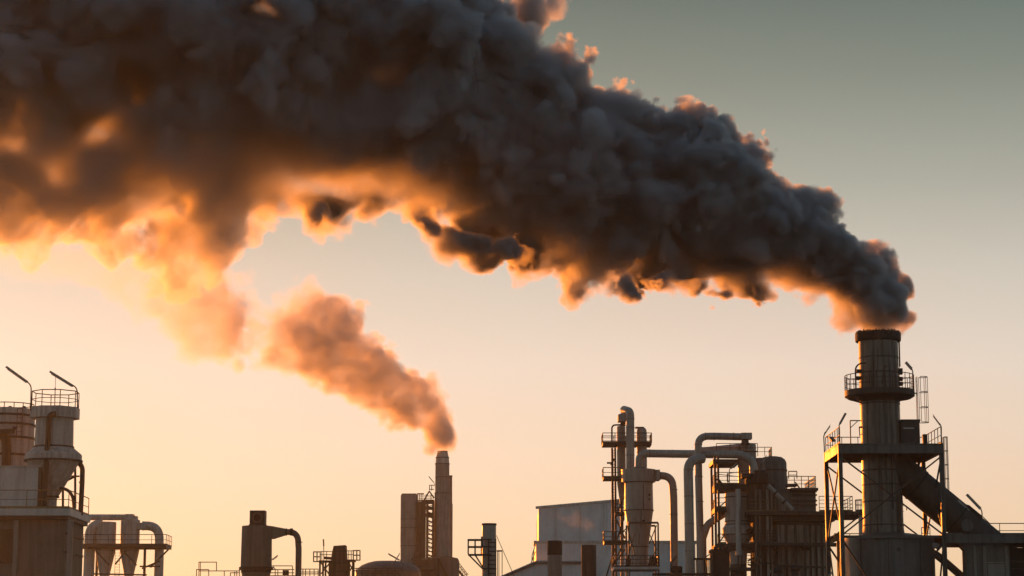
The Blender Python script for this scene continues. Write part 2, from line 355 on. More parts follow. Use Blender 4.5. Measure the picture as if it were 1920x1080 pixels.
# ------------------------------------------------------------------ mesh collecting
class MB:
    def __init__(s): s.v, s.f = [], []
    def add(s, vs, fs):
        k = len(s.v); s.v += [tuple(v) for v in vs]; s.f += [tuple(i + k for i in f) for f in fs]; return s
    def box(s, a, b):
        (x0, y0, z0), (x1, y1, z1) = a, b
        x0, x1 = sorted((x0, x1)); y0, y1 = sorted((y0, y1)); z0, z1 = sorted((z0, z1))
        return s.add([(x0, y0, z0), (x1, y0, z0), (x1, y1, z0), (x0, y1, z0), (x0, y0, z1), (x1, y0, z1), (x1, y1, z1), (x0, y1, z1)],
                     [(0, 3, 2, 1), (4, 5, 6, 7), (0, 1, 5, 4), (1, 2, 6, 5), (2, 3, 7, 6), (3, 0, 4, 7)])
    def frame(s, d):
        d = Vector(d).normalized(); up = Vector((0, 0, 1)) if abs(d.z) < .95 else Vector((1, 0, 0))
        a = d.cross(up).normalized(); return a, d.cross(a).normalized()
    def beam(s, p, q, w, h=None):
        h = h or w; p, q = Vector(p), Vector(q); a, b = s.frame(q - p); a *= w / 2; b *= h / 2
        vs = [c + i * a + j * b for c in (p, q) for i, j in ((-1, -1), (1, -1), (1, 1), (-1, 1))]
        return s.add(vs, [(0, 1, 2, 3), (7, 6, 5, 4), (0, 4, 5, 1), (1, 5, 6, 2), (2, 6, 7, 3), (3, 7, 4, 0)])
    def rod(s, p, q, r, n=6, r2=None):
        p, q = Vector(p), Vector(q); a, b = s.frame(q - p); r2 = r if r2 is None else r2
        vs = [c + k * (cos(2 * pi * i / n) * a + sin(2 * pi * i / n) * b) for c, k in ((p, r), (q, r2)) for i in range(n)]
        return s.add(vs, [(i, (i + 1) % n, n + (i + 1) % n, n + i) for i in range(n)] + [tuple(range(n))[::-1], tuple(range(n, 2 * n))])
    def lathe(s, x, y, prof, n=40, caps=True, a0=0):
        vs, fs = [], []
        for z, r in prof: vs += [(x + r * cos(a0 + 2 * pi * i / n), y + r * sin(a0 + 2 * pi * i / n), z) for i in range(n)]
        for k in range(len(prof) - 1):
            fs += [(k * n + i, k * n + (i + 1) % n, (k + 1) * n + (i + 1) % n, (k + 1) * n + i) for i in range(n)]
        if caps: fs += [tuple(range(n)), tuple(range((len(prof) - 1) * n, len(prof) * n))]
        return s.add(vs, fs)
    def pipe(s, pts, r, n=20, bend=None, seg=8, bands=0.0):
        """round duct along a polyline, corners turned on an arc"""
        pts = [Vector(p) for p in pts]; path = [pts[0]]
        for i in range(1, len(pts) - 1):
            a, b, c = pts[i - 1], pts[i], pts[i + 1]
            d1, d2 = (a - b).normalized(), (c - b).normalized()
            R_ = bend if bend else 2 * r
            ang = d1.angle(d2); t = min(R_ / max(tan(ang / 2), .05), (a - b).length * .49 if i > 1 else (a - b).length * .98, (c - b).length * .49 if i < len(pts) - 2 else (c - b).length * .98)
            p1, p2 = b + d1 * t, b + d2 * t
            for k in range(seg + 1):
                u = k / seg; path.append((1 - u) ** 2 * p1 + 2 * u * (1 - u) * (b * .93 + (p1 + p2) * .035) + u * u * p2)
        path.append(pts[-1])
        path = [p for i, p in enumerate(path) if i == 0 or (p - path[i - 1]).length > 1e-4]
        t0 = (path[1] - path[0]).normalized(); a, _ = s.frame(t0); vs, fs = [], []
        rads = r if isinstance(r, (list, tuple)) else None
        for i, p in enumerate(path):
            t = ((path[min(i + 1, len(path) - 1)] - p).normalized() + (p - path[max(i - 1, 0)]).normalized())
            t = t.normalized() if t.length > 1e-6 else t0
            a = (a - a.dot(t) * t).normalized(); b = t.cross(a)
            vs += [p + r * (cos(2 * pi * k / n) * a + sin(2 * pi * k / n) * b) for k in range(n)]
        m = len(path)
        for k in range(m - 1): fs += [(k * n + i, k * n + (i + 1) % n, (k + 1) * n + (i + 1) % n, (k + 1) * n + i) for i in range(n)]
        fs += [tuple(range(n))[::-1], tuple(range((m - 1) * n, m * n))]
        s.add(vs, fs)
        if bands:
            d = 0.0
            for i in range(m - 1):
                L = (path[i + 1] - path[i]).length
                while d < L:
                    q = path[i].lerp(path[i + 1], d / L); t = (path[i + 1] - path[i]).normalized()
                    s.rod(q - t * .05, q + t * .05, r * 1.05, n); d += bands
                d -= L
        return s
    def prism(s, poly, y0, y1):
        """outline in x-z given thickness in y"""
        n = len(poly); vs = [(x, y, z) for y in (y0, y1) for x, z in poly]
        return s.add(vs, [tuple(range(n))[::-1], tuple(range(n, 2 * n))] + [(i, (i + 1) % n, n + (i + 1) % n, n + i) for i in range(n)])
    def rail(s, path, h=1.1, gap=1.4, r=.028, mids=2, kick=True):
        path = [Vector(p) for p in path]; up = Vector((0, 0, h))
        for p, q in zip(path, path[1:]):
            L = (q - p).length; k = max(1, round(L / gap))
            for i in range(k + 1): s.rod(p.lerp(q, i / k), p.lerp(q, i / k) + up, r, 5)
            for j in range(1, mids + 1): s.rod(p + up * (j / mids), q + up * (j / mids), r * (1.1 if j == mids else .8), 5)
            if kick: s.beam(p + Vector((0, 0, .08)), q + Vector((0, 0, .08)), .015, .15)
        return s
    def ladder(s, x, y, z0, z1, w=.45, r=.025, face=(0, -1), cage=0.0, crad=.38):
        fx, fy = face; px_, py_ = -fy, fx
        for k in (-1, 1): s.rod((x + k * px_ * w / 2, y + k * py_ * w / 2, z0), (x + k * px_ * w / 2, y + k * py_ * w / 2, z1), r, 5)
        z = z0 + .15
        while z < z1: s.rod((x - px_ * w / 2, y - py_ * w / 2, z), (x + px_ * w / 2, y + py_ * w / 2, z), r * .7, 5); z += .3
        if cage:
            R_ = crad; ring = [(x + fx * R_ * (1 - cos(a)) * 1.0 + px_ * R_ * sin(a), y + fy * R_ * (1 - cos(a)) + py_ * R_ * sin(a)) for a in np.linspace(.35 * pi, 1.65 * pi, 9)]
            z = z0 + cage
            zs = list(np.arange(z0 + cage, z1 + .01, (z1 - z0 - cage) / max(1, round((z1 - z0 - cage) / 1.1))))
            for z in zs:
                for a, b in zip(ring, ring[1:]): s.rod((*a, z), (*b, z), r, 5)
            for a in ring[::2]: s.rod((*a, zs[0]), (*a, zs[-1]), r * .8, 5)
        return s

def thing(name, label, cat, loc=(0, 0, 0), group=None):
    o = bpy.data.objects.new(name, None); COL.objects.link(o); o.location = loc; o.empty_display_size = .5
    o["label"] = label; o["category"] = cat
    if group: o["group"] = group
    return o
def root_loc(o):
    p = Vector((0, 0, 0))
    while o is not None: p += o.location; o = o.parent
    return p
def pieces(mb):
    """islands of a collected mesh, grouped when they lie close together"""
    n = len(mb.v); par = list(range(n))
    def find(i):
        while par[i] != i: par[i] = par[par[i]]; i = par[i]
        return i
    for f in mb.f:
        r0 = find(f[0])
        for i in f[1:]: par[find(i)] = r0
    rt = np.array([find(i) for i in range(n)]); V = np.array([tuple(v) for v in mb.v]); ids, inv = np.unique(rt, return_inverse=True); k = len(ids)
    if k == 1: return [mb]
    lo, hi = np.full((k, 3), np.inf), np.full((k, 3), -np.inf); np.minimum.at(lo, inv, V); np.maximum.at(hi, inv, V); size = (hi - lo).max(1)
    gap = np.maximum(0, np.maximum(lo[:, None] - hi[None], lo[None] - hi[:, None])); near = np.sqrt((gap ** 2).sum(2)) <= np.maximum(.018, .48 * np.maximum(size[:, None], size[None]))
    comp = np.arange(k)
    while True:
        new = np.where(near, comp[None], k).min(1)
        if (new == comp).all(): break
        comp = new
    pc_ = comp[inv]; out = []
    for c in np.unique(comp):
        idx = np.nonzero(pc_ == c)[0]; mp_ = {int(i): j for j, i in enumerate(idx)}; q = MB(); q.v = [tuple(V[i]) for i in idx]
        q.f = [tuple(mp_[i] for i in f) for f in mb.f if f[0] in mp_]; out.append(q)
    return out
def part(name, mb, m, parent=None, label=None, whole=False):
    ps = pieces(mb) if parent is not None and not whole else [mb]
    objs = [one_part(name, q, m, parent, label) for q in ps]
    return objs[0]
def one_part(name, mb, m, parent=None, label=None):
    off = root_loc(parent)
    me = bpy.data.meshes.new(name); me.from_pydata([tuple(Vector(v) - off) for v in mb.v], [], mb.f)
    bm = bmesh.new(); bm.from_mesh(me); bmesh.ops.recalc_face_normals(bm, faces=bm.faces); bm.to_mesh(me); bm.free()
    me.materials.append(m)
    me.polygons.foreach_set("use_smooth", [True] * len(me.polygons)); me.set_sharp_from_angle(angle=R(32))
    o = bpy.data.objects.new(name, me); COL.objects.link(o); o.parent = parent
    if label: o["label"] = label
    return o
def solid(name, mb, m, label, cat, loc=None, group=None):
    """a thing that is one mesh, its origin at its base"""
    o = part(name, mb, m); o["label"] = label; o["category"] = cat
    if group: o["group"] = group
    z = min(v[2] for v in mb.v); c = Vector((sum(v[0] for v in mb.v) / len(mb.v), sum(v[1] for v in mb.v) / len(mb.v), z))
    o.data.transform(Matrix.Translation(-c)); o.location = c
    return o
def at0(px, py, Y): p = P(px, py, Y); return (p.x, Y, 0)
def prof(px, Y, rows): return [(P(px, py, Y).z, M(hw, Y)) for py, hw in rows]

LAMPS = "strip lamps on bent poles"
def strip_lamp(label, Y, base, knee, tube0, tube1, dY=0.0, w=.26):
    """gooseneck pole carrying a long tubular lamp housing; pixel points"""
    b, k, t0, t1 = P(*base, Y), P(*knee, Y), P(*tube0, Y + dY * .3), P(*tube1, Y + dY)
    t = thing("strip_lamp", label, "lamp", tuple(b), LAMPS)
    part("pole", MB().pipe([b, k, t0 + (t1 - t0) * .12], .04, 8, bend=.5), MRAIL, t)
    d = (t1 - t0); hb = MB().beam(t0, t1, w * 1.1, w * .55)
    h = part("lamp_housing", hb, MLAMP, t)
    tb = MB(); off = Vector((0, 0, -.1))
    tb.rod(t0 + d * .05 + off, t1 - d * .05 + off, .03, 8)
    part("lamp_tube", tb, MWBOX, h)
    return t

# ------------------------------------------------------------------ ground
g = MB(); nG = 40
gx = [(-6000 + 12000 * i / nG, -2000 + 14000 * j / nG, 0.0) for j in range(nG + 1) for i in range(nG + 1)]
g.add(gx, [(j * (nG + 1) + i, j * (nG + 1) + i + 1, (j + 1) * (nG + 1) + i + 1, (j + 1) * (nG + 1) + i) for j in range(nG) for i in range(nG)])
o = part("ground", g, MGROUND); o["kind"] = "structure"
# ================================================================== left: concrete silo house and its silos
Y = 140.0
t = thing("silo_house", "blackened concrete silo house with pale roof slab at the left edge", "building", at0(20, 1040, Y))
zs, zt = P(60, 967, Y).z, P(60, 954, Y).z
xl, xr = P(-110, 1020, Y).x, P(127, 1020, Y).x
YB = Y + 6.3
part("wall", MB().box((xl, Y + .25, 0), (xr - .25, YB, zs)), MDCONC, t)
m = MB()
m.box((xl - .3, Y - .25, zs + .003), (xr + .12, YB + .3, zt))
part("roof_slab", m, MWBOX, t)
part("slab_edge", MB().box((xl - .3, Y - .15, zs - .25), (xr, YB + .1, zs - .002)), MDARK, t)
for px, w in ((29, 7.5), (131, 9)):
    x = P(px, 1020, Y).x; hw = M(w / 2, Y)
    part("column", MB().box((x - hw, Y - .1, 0), (x + hw, Y + .247, zs - .26)), MCONC, t)
a, b = P(-6, 992, Y), P(23, 1055, Y)
part("shutter", MB().box((a.x, Y + .12, b.z), (b.x, Y + .247, a.z)), MRUST, t, "rusty brown shutter")
m = MB()
for dz in (.33, .66): m.box((xr - .25, Y + .5, zs * (1 - dz * .3)), (xr - .15, YB - .3, zs * (1 - dz * .3) + .12))
part("wall_band", m, MDARK, t)
m = MB(); rl = [(xl, Y - .15, zt), (xr, Y - .15, zt), (xr, YB + .2, zt)]
m.rail(rl, 1.15, 2.3, .03, 2)
part("railing", m, MYRAIL, t)

Y = 141.6
t = thing("equipment_cabin", "plain pale sheet metal cabin standing on the silo house roof", "cabin", (P(20, 940, Y).x, Y, zt))
a, b = P(-60, 876, Y), P(70, 952, Y)
part("body", MB().box((a.x, Y, zt), (b.x, Y + 3, a.z)), MWBOX, t)
part("roof_edge", MB().box((a.x - .08, Y - .08, a.z + .002), (b.x + .08, Y + 3.08, a.z + .1)), MLIGHT, t)
part("corner_post", MB().box((b.x + .003, Y - .1, zt), (b.x + .22, Y + .3, a.z - .02)), MDARK, t)

Y = 143.0
c = at0(100.5, 850, Y)
t = thing("filter_silo", "pale filter silo with flared dish and funnel, square railed top", "silo", (c[0], Y, zt))
part("barrel", MB().lathe(c[0], Y, prof(100, Y, [(838, 35), (834, 35.5), (785, 34.5)])), MLIGHT, t)
m = MB().lathe(c[0], Y, prof(100, Y, [(864.5, 50), (863, 52), (854, 52), (851, 50), (839, 35.6)]))
part("dish", m, MLIGHT, t)
m = MB().lathe(c[0], Y, prof(100, Y, [(957, 9), (934, 9), (932, 11), (866, 48)])); part("funnel", m, MLIGHT, t)
m = MB()
for py, hw in ((838.5, 36), (864.6, 52.4), (932, 12)):
    z, r = P(100, py, Y).z, M(hw, Y); m.lathe(c[0], Y, [(z - .05, r - .06), (z - .05, r + .05), (z + .05, r + .05), (z + .05, r - .06)])
part("flange", m, MDARK, t)
z0, z1 = P(100, 785, Y).z, P(100, 765, Y).z; hw = M(43.5, Y)
m = MB().lathe(c[0], Y, [(z0, hw * 1.06), (z1, hw * 1.06)], 8, a0=pi / 8); part("top_slab", m, MLIGHT, t)
m = MB(); ring = [(c[0] + hw * cos(a), Y + hw * sin(a), z1) for a in [pi / 8 + i * pi / 4 for i in range(9)]]
m.rail(ring, 1.02, 1.6, .03, 2, False); part("railing", m, MRAIL, t)
yf = Y - M(44, Y)
m = MB().pipe([P(103, 776, Y - 1.5), P(92, 776, yf), P(89.5, 830, yf), P(83, 936, yf), P(83, 951, yf)], M(4.8, Y), 14, .35, bands=1.6)
part("front_pipe", m, MRUST, t, "rust brown pipe down the front")
m = MB()
for px in (141, 118):
    m.beam(P(px, 872, Y + 1.2), P(px, 953, Y + 1.2), .13)
m.beam(P(141, 893, Y + 1.2), P(118, 905, Y + .6), .12); m.beam(P(141, 878, Y + 1.2), P(121, 901, Y + .6), .12); m.beam(P(149, 893, Y + 1.2), P(118, 893, Y + 1.2), .1)
part("support_frame", m, MDARK, t)
t = thing("bent_duct", "dark bent duct dropping from the dish rim of the filter silo", "duct", (P(152, 960, Y).x, Y + .6, zt))
part("duct", MB().pipe([P(140, 866, Y + .6), P(155, 868, Y + .6), P(154, 905, Y + .6), P(151, 966, Y + .6)], M(4.6, Y), 16, 1.1), MDARK, t)
part("collar", MB().rod(P(153.6, 903, Y + .6), P(153.4, 906, Y + .6), M(5.3, Y), 16), MRUST, t)
solid("curved_hose", MB().pipe([P(112, 915, Y - .5), P(136, 916, Y - .5), P(139, 959, Y - .5)], M(3, Y), 12, 1.0), MDARK, "thin black curved pipe arching beside the silo funnel", "pipe")
solid("antenna_rod", MB().rod(P(102.5, 765, Y + .3), P(103.5, 728, Y + .3), .03, 6).rod(P(103.5, 728, Y + .3), P(104.3, 706, Y + .3), .016, 6).rod(P(103.5, 729, Y + .3), P(103.5, 727, Y + .3), .045, 6), MRAIL, "thin upright rod in the railed top of the filter silo", "antenna")
strip_lamp("strip lamp on the left bent pole above the silos, farther from the tall silo", Y - 1.3, (57.5, 770), (58.5, 722), (51, 716), (12, 688))
strip_lamp("strip lamp on the right bent pole at the corner of the silo railing", Y - 1.3, (145.5, 765), (144.5, 726), (137, 723.5), (94, 697))

Y = 147.5
c = at0(16, 820, Y)
t = thing("storage_silo", "brownish banded storage silo behind the cabin at the far left", "silo", (c[0], Y, zt))
part("shell", MB().lathe(c[0], Y, [(zt, M(47, Y))] + prof(16, Y, [(796, 47), (770, 47), (768, 45)])), MLIGHT, t)
m = MB()
for py in (781, 798, 823, 855):
    z, r = P(16, py, Y).z, M(47, Y); m.lathe(c[0], Y, [(z - .07, r - .05), (z - .07, r + .06), (z + .07, r + .06), (z + .07, r - .05)])
part("band", m, MDARK, t)
zr = P(16, 769, Y).z; r = M(45, Y)
part("railing", MB().rail([(c[0] + r * cos(a), Y + r * sin(a), zr) for a in np.linspace(0, 2 * pi, 17)], .35, 1.3, .03, 1, False), MRAIL, t)
m = MB()
for px in (19, 45): m.rod(P(px, 770, Y - .8), P(px, 761.5, Y - .8), .11, 8)
part("vent_stub", m, MDARK, t)
yf = Y - M(50, Y)
part("wall_pipe", MB().pipe([P(-20, 815, yf), P(12, 815, yf), P(12, 950, yf)], M(8.5, Y), 14, .6, bands=2), MRUST, t)
m = MB().beam(P(-12, 810, yf - .4), P(26, 808, yf - .4), .35, .3).beam(P(24, 808, yf - .4), P(28, 800, yf - .4), .2)
part("valve", m, MDARK, t)
part("ladder", MB().ladder(P(37, 800, yf).x, yf - .1, P(37, 822, yf).z, P(37, 766, yf).z, .35), MRAIL, t)

# ================================================================== twin cyclones and ducts behind, haze put into their paler colour
Y = 240.0
def cyclone(name, label, px, hw, top, shoulder, foot, Yc, m1, extra=None, nf=.35):
    c = at0(px, shoulder, Yc); t = thing(name, label, "cyclone", c)
    part("barrel", MB().lathe(c[0], Yc, prof(px, Yc, [(shoulder, hw), (top + 1, hw), (top, hw - 1)])), m1, t)
    part("cone", MB().lathe(c[0], Yc, [(1.0, M(hw * nf, Yc))] + prof(px, Yc, [(foot, hw * nf), (shoulder + .5, hw * .995)])), m1, t)
    return t
zd0, zd1 = P(200, 1029, Y).z, P(200, 1024, Y).z
cyclone("dust_cyclone", "left of the twin hazy cyclones behind the silo house", 197.5, 18.5, 979, 1033, 1092, Y, MLIGHT)
cyclone("dust_cyclone", "right of the twin hazy cyclones, below the box end of the top duct", 243, 17.5, 975, 1033, 1092, Y, MLIGHT)
t = thing("transfer_duct", "horizontal hazy duct with a box end running over the twin cyclones", "duct", (P(205, 970, Y).x, Y, P(205, 976, Y).z))
part("duct", MB().pipe([P(118, 970, Y), P(237, 970, Y)], M(5.6, Y), 18), MLIGHT, t)
a, b = P(237, 964.5, Y), P(257.5, 977, Y)
part("end_box", MB().box((a.x, Y - .6, b.z), (P(251, 970, Y).x, Y + .6, a.z)).box((P(251, 970, Y).x, Y - .5, b.z - .3), (b.x, Y + .5, a.z - .2)), MLIGHT, t)
solid("elbow_duct", MB().pipe([P(190, 984, Y - .3), P(170, 984, Y - .3), P(168, 1030, Y - .3), (P(166, 1080, Y).x, Y - .3, 0)], M(10, Y), 20, 1.7, bands=4), MLIGHT, "fat hazy elbow duct curving down left of the twin cyclones", "duct")
t = thing("elbow_duct", "hazy elbow duct curving down to the right of the twin cyclones", "duct", at0(299, 1040, Y))
part("duct", MB().pipe([P(268, 986, Y), P(298, 986, Y), P(299, 1030, Y), (P(299, 1060, Y).x, Y, 0)], M(8.2, Y), 20, 2.3, bands=3.5), MLIGHT, t)
a, b = P(259.5, 981, Y), P(274, 1000, Y)
part("inlet_box", MB().box((a.x, Y - .8, b.z + .4), (b.x, Y + .8, a.z)), MLIGHT, t)
t = thing("cyclone_platform", "steel walkway round the twin cyclones on braced legs", "platform", at0(236, 1029, Y))
a, b = P(155, 1029, Y), P(317, 1024, Y)
part("deck", MB().box((a.x, Y - 2.2, zd0), (b.x, Y + 1.8, zd1)), MRAIL, t)
part("railing", MB().rail([(a.x, Y + 1.7, zd1), (a.x, Y - 2.1, zd1), (b.x, Y - 2.1, zd1), (b.x, Y + 1.7, zd1)], 1.1, 1.5, .035, 2), MRAIL, t)
m = MB()
for px in (288, 267, 177):
    m.beam((P(px, 1060, Y).x, Y + 1.4, 0), (P(px, 1060, Y).x, Y + 1.4, zd0), .25)
part("post", m, MRAIL, t)
m = MB()
for p, q in (((316, 1030), (282, 1064)), ((300, 1052), (266, 1066)), ((180, 1033), (205, 1060)), ((238, 1031), (216, 1058)), ((232, 1034), (256, 1060)), ((262, 1062), (300, 1062)), ((176, 1076), (275, 1078))):
    m.beam(P(*p, Y - 2), P(*q, Y - 2), .16)
part("brace", m, MRAIL, t)
part("ladder", MB().ladder(P(217, 1050, Y).x, Y + 1, 0, zd0, .5), MRAIL, t)

# ================================================================== dark cyclone with side inlet
Y = 190.0
c = at0(481, 1030, Y)
t = thing("dark_cyclone", "soot-dark cyclone with a square cap box and round opening", "cyclone", c)
part("barrel", MB().lathe(c[0], Y, prof(481.5, Y, [(1063, 28.5), (987.5, 27.5), (986.5, 27)])), MDCONC, t)
z = P(481, 1066, Y).z; r = M(31.5, Y)
part("flange", MB().lathe(c[0], Y, [(z - .12, r - .3), (z - .12, r), (z + .12, r), (z + .12, r - .3)]).lathe(c[0], Y, [(z - .35, r - .18), (z - .121, r - .18)]), MDARK, t)
part("cone", MB().lathe(c[0], Y, [(2, M(8, Y)), (P(481, 1110, Y).z, M(20, Y)), (P(481, 1069, Y).z, M(27.5, Y))]), MDCONC, t)
a, b = P(470, 958, Y), P(498, 984, Y)
cb_ = part("cap_box", MB().box((a.x, Y - .65, b.z), (b.x, Y + .65, a.z)), MDARK, t)
part("cap_flange", MB().box((P(468.5, 984, Y).x, Y - .75, P(480, 987, Y).z), (P(499.5, 984, Y).x, Y + .75, b.z - .003)), MDARK, t)
cc = P(482.5, 970.5, Y - .65)
m = MB(); rr_ = M(8.2, Y)
for i in range(28):
    a0, a1 = 2 * pi * i / 28, 2 * pi * (i + 1) / 28
    m.beam(cc + Vector((rr_ * cos(a0), -.04, rr_ * sin(a0))), cc + Vector((rr_ * cos(a1), -.04, rr_ * sin(a1))), .12)
part("port_ring", m, MGREY, cb_)
part("port_opening", MB().rod(cc + Vector((0, -.012, 0)), cc + Vector((0, .02, 0)), rr_, 28), MBLACK, cb_)
m = MB(); a, b = P(503, 987.5, Y), P(514, 1010, Y); e0, e1 = P(536, 991.5, Y), P(536, 1003.5, Y)
m.box((a.x, Y - .7, b.z), (b.x, Y + .7, a.z))
m.add([(b.x + .002, Y - .7, b.z + .02), (b.x + .002, Y + .7, b.z + .02), (b.x + .002, Y + .7, a.z - .02), (b.x + .002, Y - .7, a.z - .02), (e0.x, Y - .3, e1.z), (e0.x, Y + .3, e1.z), (e0.x, Y + .3, e0.z), (e0.x, Y - .3, e0.z)],
      [(0, 1, 2, 3), (7, 6, 5, 4), (0, 4, 5, 1), (1, 5, 6, 2), (2, 6, 7, 3), (3, 7, 4, 0)])
part("inlet_box", m, MDCONC, t)
t = thing("down_pipe", "dark pipe arching down from the side inlet of the dark cyclone", "pipe", at0(560, 1060, Y))
part("pipe", MB().pipe([P(535, 997.5, Y), P(558, 997.5, Y), P(560, 1030, Y), (P(560, 1075, Y).x, Y, 0)], M(5.6, Y), 18, 1.15), MDCONC, t)
m = MB()
for p, q in (((536, 997.5), (538, 997.5)), ((544, 997.5), (549, 997.5)), ((560.3, 1016), (560.3, 1017.3))): m.rod(P(*p, Y), P(*q, Y), M(6.8, Y), 18)
part("collar", m, MDARK, t)
Y = 200.0
def far_rail(label, Yr, lines, r=.04):
    m = MB()
    for p, q in lines: m.rod(P(*p, Yr), P(*q, Yr), r, 5)
    return solid("pipe_railing", m, MRAIL, label, "railing", group="thin pipe railings along the bottom")
far_rail("stepped pipe railing left of the dark cyclone", Y, [((368, 1130), (368.5, 1067)), ((372.5, 1130), (373, 1053)), ((375.5, 1130), (375.5, 1054)), ((373, 1054), (406.5, 1054)), ((406, 1054), (406, 1070)), ((368, 1068), (391.5, 1068)), ((391.5, 1068), (391.5, 1130)), ((373, 1070.5), (449, 1070.5)), ((420.5, 1070.5), (420.5, 1130)), ((449, 1068), (449, 1130)), ((432, 1074), (448, 1074)), ((432, 1074), (432, 1130)), ((440, 1072), (440, 1130)), ((444, 1070), (444, 1130))])
far_rail("tangled pipe railing between the dark cyclone and its down pipe", Y, [((509, 1061), (548.5, 1061)), ((548.5, 1061), (548.5, 1130)), ((512, 1061), (516, 1068)), ((516, 1066), (516, 1130)), ((505, 1068), (552, 1068)), ((521, 1068), (521, 1130)), ((505, 1074), (552, 1074)), ((505, 1079), (556, 1079)), ((533, 1079), (533, 1130)), ((540, 1070), (540, 1130))])
far_rail("pipe railing right of the down pipe of the dark cyclone", Y, [((565, 1067), (597, 1067)), ((565, 1072.5), (600, 1072.5)), ((568, 1067), (568, 1130)), ((573, 1067), (573, 1130)), ((581, 1067), (581, 1130)), ((589, 1067), (589, 1130)), ((596.5, 1067), (596.5, 1130)), ((565, 1076), (600, 1076))])
a, b = P(530.5, 1069.5, Y - .4), P(541, 1079, Y - .4)
t = thing("control_box", "small rusty box hung on the railing beside the dark cyclone", "box", (a.x, Y - .4, b.z))
part("case", MB().box((a.x, Y - .4, b.z), (b.x, Y - .1, a.z)), MRUST, t)
part("lid", MB().box((a.x - .02, Y - .45, b.z + .03), (b.x + .02, Y - .402, a.z + .02)), MRUST, t)
strip_lamp("small lamp on a slanting arm right of the dark cyclone barrel", Y, (505, 1056), (506, 1052), (511, 1048.5), (521, 1041), w=.12)

# ================================================================== conveyor chute and its platform
Y = 260.0
t = thing("conveyor_chute", "leaning sheet metal chute with a broad foot among scaffold railings", "chute", at0(635, 1060, Y))
A = [P(*p, Y) for p in ((627, 1024.5), (649, 1023), (650, 1080), (618, 1080))]
zb = 0.0
m = MB().prism([(A[0].x, A[0].z), (A[1].x, A[1].z), (A[1].x + .1, P(650, 1045, Y).z), (A[2].x, A[2].z), (A[2].x + .4, 0), (A[3].x - 4, 0), (A[3].x, A[3].z), (P(624, 1037, Y).x, P(624, 1037, Y).z)], Y - 1.2, Y + 1.2)
part("casing", m, MRUST, t)
m = MB()
for p, q in (((625.5, 1034), (650.5, 1033)), ((622.5, 1056), (651, 1055)), ((619.5, 1072), (651, 1071))): m.beam(P(*p, Y - 1.25), P(*q, Y - 1.25), .12)
part("casing_rib", m, MDARK, t)
t = thing("scaffold_platform", "spindly scaffold platform with square railing frames round the chute", "platform", at0(632, 1060, Y))
m = MB()
for px in (601, 607, 611, 618, 652, 656, 661, 664): m.beam((P(px, 1065, Y).x, Y + random.uniform(-1, 1), 0), P(px, 1052, Y) + Vector((0, random.uniform(-1, 1), 0)), .2)
for p, q in (((601, 1054), (618, 1078)), ((618, 1056), (602, 1076)), ((652, 1052), (664, 1072)), ((664, 1056), (652, 1078))): m.beam(P(*p, Y), P(*q, Y), .14)
part("post", m, MRAIL, t)
m = MB().box((P(600, 1052, Y).x, Y - 1.8, P(600, 1054, Y).z), (P(622, 1052, Y).x, Y + 1.5, P(600, 1052, Y).z)).box((P(651, 1052, Y).x, Y - 1.8, P(600, 1053, Y).z), (P(666, 1052, Y).x, Y + 1.5, P(600, 1050.5, Y).z))
m.beam(P(608, 1046, Y), P(622, 1047, Y), .5, .3)
part("deck", m, MRAIL, t)
m = MB()
def frame_rect(m, x0, y0, x1, y1, xs, ys, Yr, r=.045):
    for x in xs: m.rod(P(x, y0, Yr), P(x, y1, Yr), r, 5)
    for y in ys: m.rod(P(x0, y, Yr), P(x1, y, Yr), r, 5)
frame_rect(m, 587.5, 1034.5, 601, 1053, (588, 594.5, 600.5), (1034.8, 1044, 1053), Y - 1.8, .07)
frame_rect(m, 662, 1032, 675.5, 1050.5, (662.5, 669, 675), (1032.3, 1041, 1050.3), Y - 1.8, .07)
frame_rect(m, 601, 1034, 624, 1052, (603.5, 612.5), (1034, 1040), Y - 1.6); frame_rect(m, 650, 1032.5, 662, 1050, (654, 658.5), (1032.8, 1040), Y - 1.6)
part("railing", m, MYRAIL, t)
solid("signal_mast", MB().rod(P(607.3, 1053, Y - 1), P(607, 1024, Y - 1), .05, 6).rod(P(607, 1024, Y - 1), P(606.5, 1011, Y - 1), .09, 6), MYRAIL, "short upright mast with thicker tip on the scaffold platform", "mast")

# ================================================================== round roofed tank behind
Y = 300.0
t = thing("round_roof_tank", "low grey tank with a shallow rounded roof left of the twin towers", "tank", at0(728, 1066, Y))
cx = at0(728, 1066, Y)[0]
part("roof", MB().lathe(cx, Y, prof(728, Y, [(1073, 60), (1067, 57), (1060, 48.5), (1055.5, 38), (1052.5, 26), (1051.5, 4)]), 48), MGREY, t)
part("wall", MB().lathe(cx, Y, [(0, M(60, Y)), (P(728, 1073.2, Y).z, M(60, Y))], 48), MGREY, t)
yr = Y - M(62, Y)
far_rail("pipe railing in front of the round roofed tank", yr, [((664, 1065.5), (756, 1065)), ((664, 1070), (756, 1069.5)), ((668, 1074.5), (756, 1074))] + [((px, 1065.3), (px, 1135)) for px in (668, 679, 692, 704, 716, 728, 741, 752)], .06)
strip_lamp("strip lamp slanting up leftward above the round roofed tank", Y - 16, (757, 1060), (751, 1051), (749, 1050), (728, 1038), w=.25)
strip_lamp("small strip lamp rising rightward, crossing behind the slanting one", Y - 15, (735, 1062), (739, 1054), (742, 1050), (749.5, 1037), w=.12)
